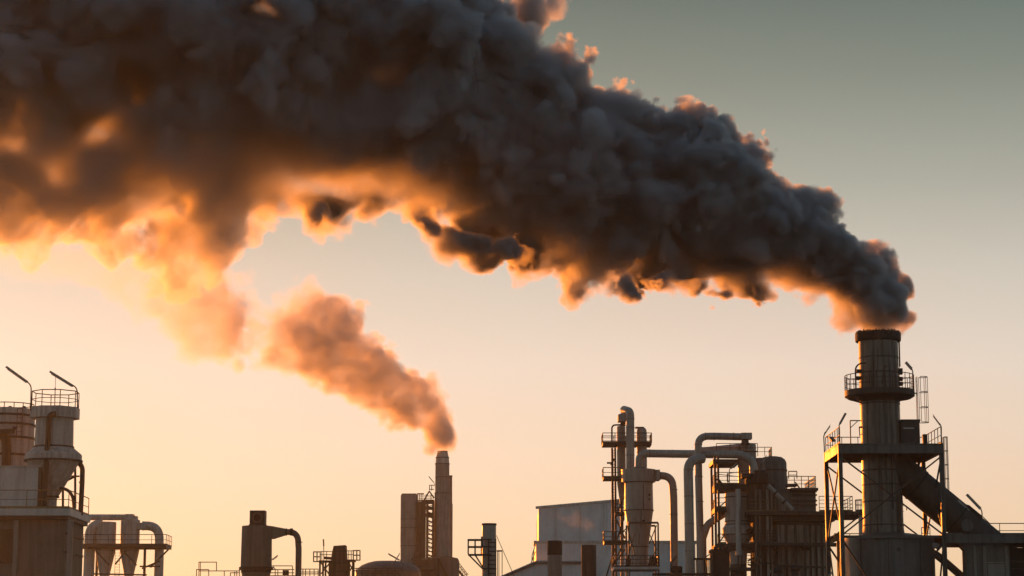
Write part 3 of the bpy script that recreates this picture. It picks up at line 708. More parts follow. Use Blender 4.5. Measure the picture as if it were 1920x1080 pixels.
# ================================================================== twin towers with the slender far chimney
Y = 380.0
t = thing("concrete_tower", "blunt concrete tower with rounded corners left of the slender chimney", "tower", at0(767, 1000, Y))
cx = at0(767, 1000, Y)[0]; hw = M(15.6, Y)
def rsq(h, r_, n=6):
    out = []
    for qx, qy, a0 in ((1, 1, 0), (-1, 1, pi / 2), (-1, -1, pi), (1, -1, 1.5 * pi)):
        out += [(qx * (h - r_) + r_ * cos(a0 + k * pi / 2 / n), qy * (h - r_) + r_ * sin(a0 + k * pi / 2 / n)) for k in range(n + 1)]
    return out
def loft(cx_, cy_, rows, r_=.62):
    m = MB(); vs, fs = [], []
    k = 28
    for z, h in rows: vs += [(cx_ + x, cy_ + y, z) for x, y in rsq(h, h * r_)]
    for i in range(len(rows) - 1): fs += [(i * k + j, i * k + (j + 1) % k, (i + 1) * k + (j + 1) % k, (i + 1) * k + j) for j in range(k)]
    fs += [tuple(range(k)), tuple(range((len(rows) - 1) * k, len(rows) * k))]
    return m.add(vs, fs)
part("shaft", loft(cx, Y, [(0, hw * .95), (P(767, 1040, Y).z, hw * .97), (P(767, 1012, Y).z, hw * 1.0), (P(767, 930, Y).z, hw), (P(767, 927.5, Y).z, hw * .94)]), MCONC, t)
m = MB()
for py in (974, 990, 1024): z = P(767, py, Y).z; m.add(*(lambda q: (q.v, q.f))(loft(cx, Y, [(z - .06, hw * 1.012), (z + .06, hw * 1.012)])))
part("joint_band", m, MDCONC, t)
m = MB().box((cx - hw * .85, Y - hw * .85, P(767, 927.4, Y).z), (cx + hw * .85, Y + hw * .85, P(767, 926.3, Y).z))
part("cap", m, MDARK, t)
t = thing("chimney", "slender far chimney with a pale tapered tip and thin smoke", "chimney", at0(829, 950, Y))
cx = at0(829, 960, Y)[0]
part("shaft", MB().lathe(cx, Y, [(P(829, 1062, Y).z, M(14.6, Y))] + prof(829, Y, [(926, 14), (924, 13.2), (870.5, 12.9)])), MCONC, t)
part("tip", MB().lathe(cx, Y, prof(829, Y, [(870, 12.9), (858, 12), (847, 9.3)])).lathe(cx, Y, prof(829, Y, [(847, 9.3), (846.3, 9.4), (846.2, 7.5), (852, 7.4)]), caps=False), MLIGHT, t)
m = MB()
for py, h in ((870, 13.8), (858.5, 12.7), (925, 14.6), (895, 13.3), (846.6, 9.7)):
    z, r = P(829, py, Y).z, M(h, Y); m.lathe(cx, Y, [(z - .08, r - .25), (z - .08, r), (z + .08, r), (z + .08, r - .25)])
part("ring", m, MDCONC, t)
c2 = at0(844, 960, Y)[0]
t = thing("flue_pipe", "thin flue pipe standing close behind the slender chimney on its right", "pipe", (c2, Y + 3, 0))
part("pipe", MB().lathe(c2, Y + 2.2, [(2, M(4, Y))] + prof(844, Y, [(943, 4), (942, 3.2), (890.5, 2.9)]), 16), MCONC, t)
z = P(844, 891, Y).z; part("cap_ring", MB().lathe(c2, Y + 2.2, [(z - .1, M(3.5, Y)), (z + .15, M(3.5, Y))], 16), MDCONC, t)
t = thing("stair_tower", "dark lattice stair tower squeezed between the concrete tower and chimney", "scaffold", at0(800, 1000, Y))
m = MB(); za, zb_ = 0, P(800, 940, Y).z
for px in (793, 796, 801, 812):
    for dy in (-1.5, 1.8): m.beam((P(px, 1000, Y).x, Y + dy, 0), (P(px, 1000, Y).x, Y + dy, P(px, 938, Y).z), .28)
part("post", m, MRUST, t)
m = MB()
for i, py in enumerate(range(950, 1050, 8)):
    a, b = (800, py), (813, py + (6 if i % 2 else -3))
    m.beam(P(*a, Y - 1.4), P(*b, Y - 1.4), .2, .12)
    m.beam(P(800, py + 4, Y - 1.5), P(813, py + 4, Y - 1.5), .16); m.beam(P(801, py, Y + 1.8), P(812, py + 7, Y + 1.8), .14)
for py in (942, 953, 966): m.beam(P(792, py, Y - 1), P(814, py, Y - 1), 1.2 if py < 960 else .8, .5)
m.beam(P(789, 1030, Y - 3), P(772, 1052, Y - 3), .5)
part("stair_flight", m, MRUST, t)
m = MB()
for a, b in (((794, 940), (805, 921)), ((805, 921), (814, 934)), ((782, 938), (814, 938)), ((782, 926), (795, 926))): m.beam(P(*a, Y), P(*b, Y), .22)
frame_rect(m, 782, 926, 814, 941, (783, 787, 791, 799, 808), (930, 934), Y - 1, .06)
frame_rect(m, 805, 909.5, 814, 920, (805.3, 809.5), (909.8, 917.5), Y - 1, .07)
part("head_frame", m, MRAIL, t)
m = MB().box((P(782, 960, Y).x, Y - 1.5, 0), (P(794, 960, Y).x, Y + 1.2, P(790, 941, Y).z)); part("duct_casing", m, MRUST, t)
strip_lamp("tiny strip lamp on a slanting arm near the top of the slender chimney", Y - 1, (815, 912), (814.5, 906), (813, 904), (804, 893), w=.2)
t = thing("tower_base_building", "dark squat concrete base building under the slender chimney", "building", at0(826, 1060, Y))
a, b = P(792, 1046, Y), P(860, 1046, Y)
part("wall", MB().box((a.x, Y - 5, 0), (b.x, Y + 5, P(800, 1047, Y - 5).z)), MDCONC, t)
m = MB().prism([(P(794, 1047, Y - 5).x, P(794, 1046.5, Y - 5).z), (P(830, 1042, Y - 5).x, P(830, 1043, Y - 5).z), (P(836, 1042, Y - 5).x, P(836, 1042, Y - 5).z), (P(858, 1046, Y - 5).x, P(858, 1046.5, Y - 5).z)], Y - 4.8, Y + 3)
part("roof_hump", m, MDCONC, t)
m = MB()
for px in (804, 813, 822): m.beam(P(px, 1047, Y - 5.1), P(px, 1085, Y - 5.1), .3)
m.beam(P(822, 1048, Y - 5.2), P(838, 1080, Y - 5.2), .3)
part("wall_rib", m, MDARK, t)
m = MB()
for i in range(5): px = 861 + i * 3.5; m.rod(P(px, 1056 + i * 4.5, Y - 4), P(px, 1068 + i * 4.5, Y - 4), .06, 5)
for d in (0, 5): m.rod(P(860, 1055 + d, Y - 4), P(878, 1078 + d, Y - 4), .06, 5)
m.beam(P(860, 1070, Y - 4), P(878, 1093, Y - 4), .4)
part("stair", m, MYRAIL, t)
t = thing("low_plant_block", "low brown plant block in front of the concrete tower foot", "building", at0(785, 1070, Y - 9))
part("wall", MB().box((P(778, 1060, Y - 9).x, Y - 9, 0), (P(815, 1060, Y - 9).x, Y - 6, P(790, 1050, Y - 9).z)), MRUST, t)
part("pipe_run", MB().pipe([P(780, 1066, Y - 9.4), P(812, 1066, Y - 9.4)], .4, 10), MDARK, t)

# ================================================================== stub stack with side platform
Y = 155.0
t = thing("stub_stack", "stained grey stub stack with a lattice side platform and guy wire", "stack", at0(917, 1030, Y))
cx = at0(917, 1030, Y)[0]
part("shaft", MB().lathe(cx, Y, [(0, M(13.2, Y))] + prof(917, Y, [(1040, 12.9), (983, 12.8)]), 32), MPIPE, t)
z = P(917, 983, Y).z
part("rim", MB().lathe(cx, Y, [(z - .08, M(13, Y)), (z - .08, M(13.8, Y)), (z + .05, M(13.8, Y)), (z + .05, M(12.2, Y)), (z - .4, M(12.0, Y))], 32), MDARK, t)
m = MB(); yb = Y - .55
za = P(890, 1039, yb).z; x0, x1 = P(877.5, 1039, yb).x, P(921, 1039, yb).x
m.box((x0, yb - .35, za - .08), (x1, yb + .9, za)); part("deck", m, MDARK, t)
m = MB()
for yy in (yb - .3, yb + .85):
    for z_, in ((za + .98,), (za + .5,)): m.beam((x0, yy, z_), (x1 + (.02 if yy < Y - .2 else -.5), yy, z_), .075)
    for px in (877.8, 890.7, 902.8): m.beam((P(px, 1020, yb).x, yy, za), (P(px, 1020, yb).x, yy, za + 1.0), .085 if px > 878 else .075)
part("railing", m, MDARK, t)
m = MB()
for a, b in (((878.5, 1040), (905, 1066.5)), ((890.5, 1040), (905, 1063))): m.beam(P(*a, yb), P(*b, yb), .1)
m.beam(P(903, 1066, yb - .1), P(931, 1066, yb - .1), .08)
part("brace", m, MDARK, t)
part("ladder", MB().ladder(P(922.5, 1040, yb).x, Y - .62, 0, P(922, 1011, Y).z, .5, .05), MDARK, t)
m = MB().beam(P(918, 1011.5, yb), P(922, 1011.5, yb), .1).beam(P(903.5, 1006, yb - .1), P(903.5, 1026, yb - .1), .12)
m.beam(P(931, 1033, Y), P(942, 1033, Y), .1)
for px in (932.8, 935.5, 941.5): m.rod(P(px, 1033, Y), (P(px, 1033, Y).x, Y, 0), .03, 6)
part("side_bracket", m, MDARK, t)
part("guy_wire", MB().rod(P(930.8, 1004, Y), P(1000, 1163, Y), .022, 5), MRAIL, t)

# ================================================================== white clad hall and its wings
Y = 300.0
t = thing("clad_hall", "big pale sheet-clad hall with sloping roofline behind the tower group", "building", at0(1085, 1000, Y))
za, zl, zr_, xr = P(1012, 1019, Y).z, P(1012, 953.5, Y).z, P(1168, 939, Y).z, P(1168, 980, Y).x
x0 = P(1010, 990, Y).x
m = MB().prism([(x0, za + .004), (xr, za + .004), (xr, zr_), (x0, zl)], Y, Y + 24); part("upper_wall", m, MWHITE, t)
m = MB().beam((x0 - .4, Y - .12, zl + .1), (xr, Y - .12, zr_ + .1), .2, .35); part("eaves_trim", m, MLIGHT, t)
x1, x2 = P(1005, 1040, Y - 6).x, P(1304, 1040, Y - 6).x
part("lower_wall", MB().box((x1, Y - 6, 0), (x2, Y + 24, P(1100, 1019, Y - 6).z)), MWHITE, t)
part("lower_roof_trim", MB().box((x1 - .3, Y - 6.15, P(1100, 1019, Y - 6).z + .003), (x2 + .2, Y - .1, P(1100, 1019, Y - 6).z + .35)), MLIGHT, t)
m = MB()
for px in (1042, 1088, 1133, 1185): m.rod((P(px, 1030, Y).x, Y - .22, za + .1), (P(px, 1030, Y).x, Y - .22, zl + (zr_ - zl) * (px - 1010) / 158), .1, 6)
part("drain_pipe", m, MWBOX, t)
m = MB()
for k in range(1, 22): m.beam((x0 + (xr - x0) * k / 22, Y - .03, za + .1), (x0 + (xr - x0) * k / 22, Y - .03, zl + (zr_ - zl) * k / 22 - .1), .05, .08)
part("wall_seam", m, MWHITE, t, whole=True)
m = MB()
for k in range(1, 34): m.beam((x1 + (x2 - x1) * k / 34, Y - 6.03, 0), (x1 + (x2 - x1) * k / 34, Y - 6.03, P(1100, 1019, Y - 6).z - .1), .05, .08)
part("wall_seam", m, MWHITE, t, whole=True)
t = thing("lean_to_shed", "low lean-to with a sloping roof at the left foot of the pale hall", "shed", at0(985, 1070, Y - 10))
Yq = Y - 8
m = MB().prism([(P(930, 1080, Yq).x, P(930, 1089, Yq).z), (P(1006, 1056, Yq).x, P(1006, 1056, Yq).z), (P(1092, 1056, Yq).x, P(1092, 1056, Yq).z), (P(1092, 1060, Yq).x, 0), (P(930, 1060, Yq).x, 0)], Yq - 8, Yq - .2)
part("wall", m, MWHITE, t)
m = MB().beam(P(928, 1088.5, Yq - 8.2), P(1006, 1055, Yq - 8.2), .2, .3).beam(P(1006, 1055, Yq - 8.2), P(1092, 1055, Yq - 8.2), .2, .3)
part("roof_edge", m, MGREY, t)
far_rail("sloping yellow-lit railing at the left edge of the pale hall", Y - 6.5, [((998, 1040), (1004, 1022)), ((996, 1056), (1004, 1034)), ((998, 1040), (997, 1056)), ((1001, 1031), (1000.5, 1056))], .06)
Y = 200.0
for lab, px, hw, top, cap, mm in (("grey-brown vent pipe with a black upper collar before the pale hall", 1040, 13.8, 1014, 1041, MCONC), ("all dark rusty vent pipe before the pale hall", 1104, 13.8, 1022, 1100, MSOOT)):
    cx = at0(px, 1050, Y)[0]; t = thing("vent_pipe", lab, "pipe", (cx, Y, 0), "vent pipes before the hall")
    part("shaft", MB().lathe(cx, Y, [(0, M(hw - .5, Y)), (P(px, cap, Y).z, M(hw - .5, Y))], 28), mm, t)
    part("collar", MB().lathe(cx, Y, [(P(px, cap, Y).z + .003, M(hw, Y)), (P(px, top + .5, Y).z, M(hw, Y)), (P(px, top, Y).z, M(hw - 1, Y)), (P(px, top + 3, Y).z, M(hw - 1.5, Y))], 28), MRUST if mm is MSOOT else MSOOT, t)

# ================================================================== drying tower group in the middle right
Y = 240.0
t = thing("slim_cyclone", "slim tall cyclone carrying the uppermost bent duct", "cyclone", at0(1165, 850, Y))
cx = at0(1165, 850, Y)[0]
part("barrel", MB().lathe(cx, Y, prof(1165, Y, [(908, 8.2), (801, 8), (799, 6)])), MPIPE, t)
part("cone", MB().lathe(cx, Y, [(4, M(3, Y))] + prof(1167, Y, [(945, 3.2), (908.5, 8.1)])), MPIPE, t)
a, b = P(1158.3, 776, Y), P(1173.5, 791, Y)
part("head_box", MB().prism([(a.x, P(1158, 779, Y).z), (b.x, P(1173, 772.5, Y).z), (b.x, b.z), (a.x, b.z)], Y - .9, Y + .9), MLIGHT, t)
part("neck", MB().lathe(cx + .2, Y, prof(1166, Y, [(799, 5), (791.3, 5)])), MDARK, t)
Yf = Y - 1.6
t = thing("riser_duct", "tallest vertical duct with a round bent head in the middle right group", "duct", (P(1181.5, 850, Yf).x, Yf, P(1181, 882, Yf).z))
part("duct", MB().pipe([P(1181.8, 884, Yf), P(1181.5, 772, Yf), P(1170, 768.5, Y + .2)], M(7.7, Y), 20, M(12, Y), bands=0), MPIPE, t)
m = MB()
for py in (785, 801, 853): m.rod(P(1181.7, py, Yf), P(1181.7, py + 1, Yf), M(8.2, Y), 20)
part("flange", m, MDCONC, t)
t = thing("riser_duct", "shorter vertical duct with a rounded cap right of the tallest duct", "duct", (P(1204, 850, Y).x, Y, P(1204, 882, Y).z))
cx = at0(1203.5, 840, Y)[0]
part("duct", MB().lathe(cx, Y, prof(1204, Y, [(884, 9.2), (845, 9.4), (812, 9.6), (806, 8.8), (802.5, 6.5), (801, 3)]), 28), MPIPE, t)
part("cap", MB().box((P(1191, 802, Y).x, Y - .4, P(1204, 803.2, Y).z), (P(1207, 802, Y).x, Y + .4, P(1204, 800.8, Y).z)), MDCONC, t)
part("flange", MB().lathe(cx, Y, prof(1204, Y, [(849, 10), (848, 10)]), 28), MDCONC, t)
t = thing("access_tower", "steel access tower with three railed landings left of the cyclones", "platform", at0(1150, 950, Y))
m = MB()
for x0_, x1_, pf, pd, pr, dep in ((1130.3, 1222, 842, 830, 812, 3.2), (1131.2, 1164, 907, 895, 877, 2.6), (1132.6, 1173, 1027, 1015.5, 999.5, 2.6)):
    a, b = P(x0_, pd, Y - 1.5), P(x1_, pd, Y - 1.5)
    m.box((a.x, Y - 1.5, a.z - .22), (b.x, Y - 1.5 + dep, a.z))
    mb_ = MB().rail([(b.x, Y - 1.45, a.z), (a.x, Y - 1.45, a.z), (a.x, Y - 1.55 + dep, a.z)] + ([(b.x, Y - 1.55 + dep, a.z), (b.x, Y - 1.45, a.z)] if x1_ > 1200 else []), 1.05, 1.2, .04, 2)
    part("railing", mb_, MRAIL, t)
m.box((P(1152, 964, Y).x, Y - 2, P(1152, 968, Y).z), (P(1170, 964, Y).x, Y, P(1152, 962, Y).z))
part("landing", m, MDARK, t)
m = MB()
for px, dy in ((1147.5, -1.2), (1153.2, -1.2), (1150, 1.3), (1168, 1.3)): m.beam((P(px, 950, Y).x, Y + dy, 0), (P(px, 950, Y).x, Y + dy, P(px, 842, Y).z), .22)
part("post", m, MDARK, t)
m = MB().beam(P(1138, 868, Y - 1.2), P(1147, 868, Y - 1.2), .18).beam(P(1145, 872, Y - 1.2), P(1152, 860, Y - 1.2), .14)
for p, q in (((1156, 975), (1172, 1010)), ((1170, 972), (1156, 1014)), ((1172, 930), (1158, 958)), ((1163, 1002), (1170, 968)), ((1153, 1028), (1131, 1100)), ((1172, 1030), (1150, 1060))): m.beam(P(*p, Y - 1.4), P(*q, Y - 1.4), .16)
frame_rect(m, 1150, 940, 1171, 962, (1151, 1158, 1165, 1170.5), (945, 952, 957), Y - 1.9, .045)
part("brace", m, MRUST, t)
part("vent_bend", MB().pipe([P(1147.3, 832, Y - 1.4), P(1147.3, 797, Y - 1.4), P(1166, 796.5, Y - 1.4)], .09, 8, .4), MRAIL, t)
part("ladder", MB().ladder(P(1150.3, 950, Y).x, Y - 1.3, 0, P(1150, 842, Y).z, .4, .035), MRAIL, t)

Yf = Y - 5
t = thing("collar_cyclone", "large buff cyclone with an angular collar and a long funnel", "cyclone", at0(1198, 950, Yf))
cx = at0(1198, 960, Yf)[0]
part("collar", MB().lathe(cx, Yf, prof(1199, Yf, [(905, 25), (904, 31.5), (881, 32.5), (880, 27)]), 12, a0=.1), MPIPE, t)
part("barrel", MB().lathe(cx, Yf, prof(1198, Yf, [(957, 26.6), (905.2, 26)]), 36), MPIPE, t)
part("cone", MB().lathe(cx, Yf, prof(1198.5, Yf, [(1068, 16.5), (1026, 16.7), (957.6, 26.4)]), 36), MPIPE, t)
m = MB()
for py, h in ((957.3, 27.4), (1025.5, 17.4), (904.8, 27.3)):
    z, r = P(1198, py, Yf).z, M(h, Yf); m.lathe(cx, Yf, [(z - .07, r - .3), (z - .07, r), (z + .07, r), (z + .07, r - .3)], 36)
yq = Yf - M(27, Yf); m.beam(P(1206.5, 906, yq), P(1206.5, 957, yq), .09); m.beam(P(1203, 958, yq + .1), P(1197, 1022, yq + .6), .08)
part("flange", m, MDCONC, t)
m = MB()
for px, py in ((1217, 928), (1216.5, 936)): m.rod(P(px, py, yq + .4), P(px, py, yq + 1), .13, 10)
m.box((P(1204.5, 974, yq).x, yq + .1, P(1204, 981, yq).z), (P(1209, 974, yq).x, yq + .5, P(1204, 975, yq).z))
part("hatch", m, MBLACK, t)
part("inlet_box", MB().box((P(1228, 884, Yf).x, Yf - .9, P(1234, 901, Yf).z), (P(1236.5, 884, Yf).x, Yf + .9, P(1234, 882, Yf).z)), MPIPE, t)
t = thing("side_pipe", "thin pipe bending over from the collar cyclone and dropping to the hall", "pipe", at0(1263, 1000, Yf))
part("pipe", MB().pipe([P(1235, 892, Yf), P(1260, 892, Yf), P(1263, 930, Yf), (P(1264, 1000, Yf).x, Yf, 3)], M(7, Yf), 18, 1.75), MPIPE, t)
m = MB()
for p, q in (((1237.5, 892), (1238.5, 892)), ((1262.8, 917.5), (1262.8, 918.7)), ((1263.3, 964), (1263.3, 965))): m.rod(P(*p, Yf), P(*q, Yf), M(7.7, Yf), 18)
part("flange", m, MDCONC, t)
t = thing("crossover_duct", "long level duct crossing from the collar cyclone to the dark furnace house", "duct", (P(1300, 852, Yf).x, Yf, P(1300, 858, Yf).z))
YJ = 230.0
part("duct", MB().pipe([P(1198, 882, Yf), P(1199, 850, Yf), P(1230, 850.5, Yf), P(1392, 852.5, YJ - 3), P(1413, 866, YJ - 3), P(1413, 888, YJ - 3)], M(7.4, Yf), 20, 2.0), MPIPE, t)
m = MB()
for px, py in ((1217, 850.3), (1260, 850.9), (1303, 851.4), (1345, 852), (1383, 852.4)):
    yy = Yf + (YJ - 3 - Yf) * max(0, (px - 1230) / 162); m.rod(P(px, py, yy), P(px + 1.2, py, yy), M(8, Yf), 20)
m.lathe(P(1198, 880, Yf).x, Yf, prof(1198, Yf, [(880, 13), (876, 10)]), 24)
part("flange", m, MDCONC, t)
t = thing("funnel_frame", "light steel frame and gallery standing round the funnel of the collar cyclone", "platform", at0(1200, 1068, Yf))
m = MB()
xs = [P(px, 1020, Yf).x for px in (1177, 1231.5)]
for x in xs:
    for dy in (-2.4, 2.4): m.beam((x, Yf + dy, 0), (x, Yf + dy, P(1200, 983, Yf).z), .16)
for dy in (-2.4, 2.4): m.beam((xs[0], Yf + dy, P(1200, 983, Yf).z), (xs[1], Yf + dy, P(1200, 983, Yf).z), .2)
for p, q in (((1231, 985), (1217, 1020)), ((1217, 1000), (1231, 1030)), ((1231, 1030), (1215, 1060)), ((1177, 990), (1190, 1040)), ((1190, 1000), (1176, 1050)), ((1149, 1060), (1168, 1020)), ((1165, 1000), (1180, 985))): m.beam(P(*p, Yf - 2.5), P(*q, Yf - 2.5), .1)
part("frame", m, MRAIL, t)
za = P(1190, 1063, Yf - 2.5).z
part("deck", MB().box((P(1149, 1063, Yf).x, Yf - 2.8, za - .25), (P(1233, 1063, Yf).x, Yf + 2.8, za)), MWBOX, t)
part("railing", MB().rail([(P(1149, 1063, Yf).x, Yf + 2.7, za), (P(1149, 1063, Yf).x, Yf - 2.7, za), (P(1233, 1063, Yf).x, Yf - 2.7, za), (P(1233, 1063, Yf).x, Yf + 2.7, za)], 1.15, 1.0, .04, 3), MRAIL, t)
m = MB()
for px in (1176, 1219, 1225): m.lathe(P(px, 1055, Yf).x, Yf - 2.2, [(za + .01, .28), (za + .8, .28), (za + 1.1, .12)], 12)
m.beam(P(1147, 1061, Yf - 2.6), P(1165, 1030, Yf - 2.6), .7, .1)
part("gallery_gear", m, MRUST, t)
t = thing("black_bin", "short black bin with a bent spout below the thin side pipe", "bin", at0(1268, 1070, Yf - 6))
cx = at0(1268, 1072, Yf - 6)[0]
part("shell", MB().lathe(cx, Yf - 6, [(0, M(11, Yf)), (P(1268, 1063, Yf - 6).z, M(11, Yf)), (P(1268, 1062, Yf - 6).z, M(10, Yf))], 24), MSOOT, t)
part("spout", MB().pipe([P(1258.5, 1062, Yf - 6), P(1259, 1054, Yf - 6), P(1269, 1043, Yf - 6)], .12, 8, .3), MGREY, t)
# ================================================================== furnace house group, right of middle
Y = 230.0
t = thing("standing_duct", "fat standing duct left of its taller twin, bending into the crossover duct", "duct", at0(1292, 1000, Y - 4))
part("duct", MB().pipe([P(1318, 860, Y - 3), P(1290, 862, Y - 4), P(1291.5, 930, Y - 4), (P(1294, 1050, Y - 4).x, Y - 4, 0)], M(8.6, Y), 20, 1.3), MPIPE, t)
m = MB()
for px, py in ((1291, 880), (1291.5, 930), (1292.5, 982), (1293, 1033)): m.rod(P(px, py, Y - 4), P(px, py + 1, Y - 4), M(9.2, Y), 20)
part("flange", m, MDCONC, t)
t = thing("standing_duct", "taller standing duct arching over the top into the box-ended pipe", "duct", at0(1311, 1000, Y))
part("duct", MB().pipe([P(1392, 819, Y), P(1345, 818, Y), P(1309, 818, Y), P(1310, 900, Y), (P(1317, 1060, Y).x, Y, 0)], M(6.8, Y), 20, 1.5), MPIPE, t)
a, b = P(1389, 812.5, Y), P(1409, 824, Y)
part("end_box", MB().box((a.x, Y - .7, b.z), (b.x, Y + .7, a.z)), MPIPE, t)
m = MB()
for px, py in ((1309.5, 833), (1310.5, 893), (1312, 940), (1314, 985), (1315.5, 1017)): m.rod(P(px, py, Y), P(px, py + 1, Y), M(7.5, Y), 20)
for px in (1322, 1338, 1375): m.rod(P(px, 818.2, Y), P(px + 1, 818.2, Y), M(7.4, Y), 20)
m.lathe(P(1397, 826, Y).x, Y, prof(1397, Y, [(834, 8), (832, 9.5), (830, 7), (824.3, 6.5)]), 20)
part("flange", m, MDCONC, t)
part("lower_sleeve", MB().lathe(P(1315.5, 1045, Y).x, Y, [(0, M(9.3, Y))] + prof(1315.5, Y, [(1017, 9.2), (1008, 9.2), (995, 7.5)])), MPIPE, t)
solid("branch_duct", MB().pipe([P(1316, 1014, Y), P(1326, 984, Y), P(1345, 971, Y), P(1366, 958, Y)], M(6.8, Y), 20, 1.2), MPIPE, "curved branch duct rising from the taller standing duct to the pale cyclone", "duct")
Yv = Y + 1.5
t = thing("tapered_vessel", "horizontal pale tapering vessel with a standing drum at its right end", "vessel", (P(1380, 850, Yv).x, Yv, P(1380, 862, Yv).z))
m = MB(); rows = [(1311, 845, 6.5), (1325, 846, 8), (1350, 846, 10.5), (1384, 846, 14)]
vs, fs, n = [], [], 20
for px, py, hw in rows:
    p = P(px, py, Yv); r = M(hw, Yv); vs += [(p.x, Yv + r * cos(2 * pi * i / n), p.z + r * sin(2 * pi * i / n)) for i in range(n)]
for k in range(3): fs += [(k * n + i, k * n + (i + 1) % n, (k + 1) * n + (i + 1) % n, (k + 1) * n + i) for i in range(n)]
m.add(vs, fs + [tuple(range(n)), tuple(range(3 * n, 4 * n))]); part("taper", m, MPIPE, t)
cx = P(1400.5, 860, Yv).x
part("drum", MB().lathe(cx, Yv, prof(1400, Yv, [(912, 17), (862, 17.2), (834, 17.2), (832, 15)])), MPIPE, t)
part("railing", MB().rail([(P(1343, 853, Yv - 2).x, Yv - 2.3, P(1343, 852, Yv).z), (P(1420, 853, Yv - 2).x, Yv - 2.3, P(1343, 852, Yv).z)], .9, 1.3, .035, 2), MRAIL, t)
part("side_railing", MB().rail([(P(1419, 857, Yv).x, Yv - 1, P(1419, 857, Yv).z), (P(1445, 857, Yv).x, Yv - 1, P(1445, 857, Yv).z), (P(1446, 857, Yv).x, Yv + 2, P(1445, 857, Yv).z)], .92, .8, .035, 2, False), MYRAIL, t)
t = thing("duct_gallery", "left steel gallery of stacked railed decks beside the pale cyclone", "platform", at0(1345, 960, Y))
m = MB()
for px, dy in ((1337.5, -2.4), (1343.5, -2.4), (1339, 2.5), (1417, 2.5)): m.beam((P(px, 950, Y).x, Y + dy, 0), (P(px, 950, Y).x, Y + dy, P(px, 861, Y).z), .22)
part("post", m, MDARK, t)
m = MB()
for x0_, x1_, p0, p1 in ((1337, 1386, 861, 869), (1343, 1441, 908, 918), (1342, 1362, 952, 959), (1344, 1416, 1019, 1027)):
    a, b = P(x0_, p0, Y - 2.6), P(x1_, p1, Y - 2.6); m.box((a.x, Y - 2.7, b.z), (b.x, Y + 2.6, a.z))
m.box((P(1344, 1029, Y).x, Y - 2.5, P(1344, 1034, Y).z), (P(1416, 1029, Y).x, Y + 2.5, P(1344, 1031, Y).z))
part("deck", m, MDARK, t)
m = MB(); yr = Y - 2.65
za = P(1343, 908, yr).z; m.rail([(P(1343.5, 908, yr).x, Y + 2.5, za), (P(1343.5, 908, yr).x, yr, za), (P(1386, 908, yr).x, yr, za)], 1.2, 1.0, .035, 3)
za = P(1343, 952, yr).z; m.rail([(P(1343.5, 952, yr).x, Y + 2.5, za), (P(1343.5, 952, yr).x, yr, za), (P(1361, 952, yr).x, yr, za)], 1.0, .8, .035, 2)
za = P(1343, 1019, yr).z; m.rail([(P(1346, 1019, yr).x, yr, za), (P(1361, 1019, yr).x, yr, za)], .95, .8, .035, 3); m.rail([(P(1405, 1019, yr).x, yr, za), (P(1415, 1019, yr).x, yr, za)], .9, .5, .035, 2)
frame_rect(m, 1363.5, 888.5, 1367.5, 903, (1363.7, 1367.3), (888.7, 903), yr - .1, .06)
m.beam(P(1367, 887.5, yr), P(1420, 880, yr), .08); m.beam(P(1345, 889, yr), P(1420, 898, yr + 2), .06)
part("railing", m, MYRAIL, t)
m = MB().beam(P(1345, 897, yr - .1), P(1355, 910, yr - .1), .5, .2)
m.beam(P(1347, 952, yr), P(1361, 940, yr), .12); m.beam(P(1348, 1018, yr), P(1358, 1004, yr), .12); m.beam(P(1402, 1052, yr), P(1418, 1043, yr), .16); m.beam(P(1402, 1058, yr), P(1416, 1063, yr), .16)
for px in (1409, 1412.5): m.rod(P(px, 1034, yr), P(px, 1062, yr), .05, 5)
for py in (1037, 1041, 1048, 1055): m.rod(P(1401, py, yr), P(1416, py, yr), .04, 5)
part("brace", m, MRAIL, t)
strip_lamp("strip lamp on a thin pole at the left gallery under the crossover duct", yr - .2, (1367.5, 907), (1367.5, 879), (1370, 878), (1381, 869), w=.2)
strip_lamp("lone strip lamp leaning right in front of the dark domed tank", Y - 6, (1420, 905), (1426.5, 872), (1428, 868), (1437, 854), w=.12)

Yc = Y - 1.5
t = thing("pale_cyclone", "squat pale grey cyclone with a widened waist under the gallery", "cyclone", at0(1384, 980, Yc))
cx = at0(1383, 980, Yc)[0]
part("barrel", MB().lathe(cx, Yc, prof(1384, Yc, [(984, 23), (925, 22.6), (924, 21)])), MLIGHT, t)
part("waist", MB().lathe(cx, Yc, prof(1384, Yc, [(1003, 28.5), (992, 28.8), (984.1, 23.1)])), MLIGHT, t)
part("cone", MB().lathe(cx, Yc, prof(1384, Yc, [(1058, 15.5), (1029, 17), (1020, 19), (1003.2, 28.2)])), MLIGHT, t)
part("foot", MB().lathe(cx, Yc, [(0, M(15, Yc)), (P(1384, 1058.2, Yc).z, M(15.4, Yc))]), MDCONC, t)
m = MB()
for py, h in ((932.5, 23.4), (978, 23.6), (984, 23.8), (1003, 29), (1020, 19.8)):
    z, r = P(1384, py, Yc).z, M(h, Yc); m.lathe(cx, Yc, [(z - .06, r - .3), (z - .06, r), (z + .06, r), (z + .06, r - .3)], 40)
part("flange", m, MDCONC, t)
yq = Yc - M(30.5, Yc)
part("front_pipe", MB().pipe([P(1384, 917, yq), P(1384, 980, yq), P(1385, 1028, yq)], M(5.2, Yc), 16).lathe(P(1385.5, 1035, yq).x, yq, prof(1385.5, yq, [(1041, 6.4), (1033, 5.6), (1028, 5.2)]), 16), MLIGHT, t)
part("side_port", MB().rod(P(1404, 996, yq + .6), P(1406, 995, yq - .2), M(5, Yc), 18), MBLACK, t)
t = thing("round_table_deck", "small round-edged service deck around the foot of the pale cyclone", "platform", (P(1390, 1065, yq).x, yq, 0))
za = P(1390, 1064, yq).z
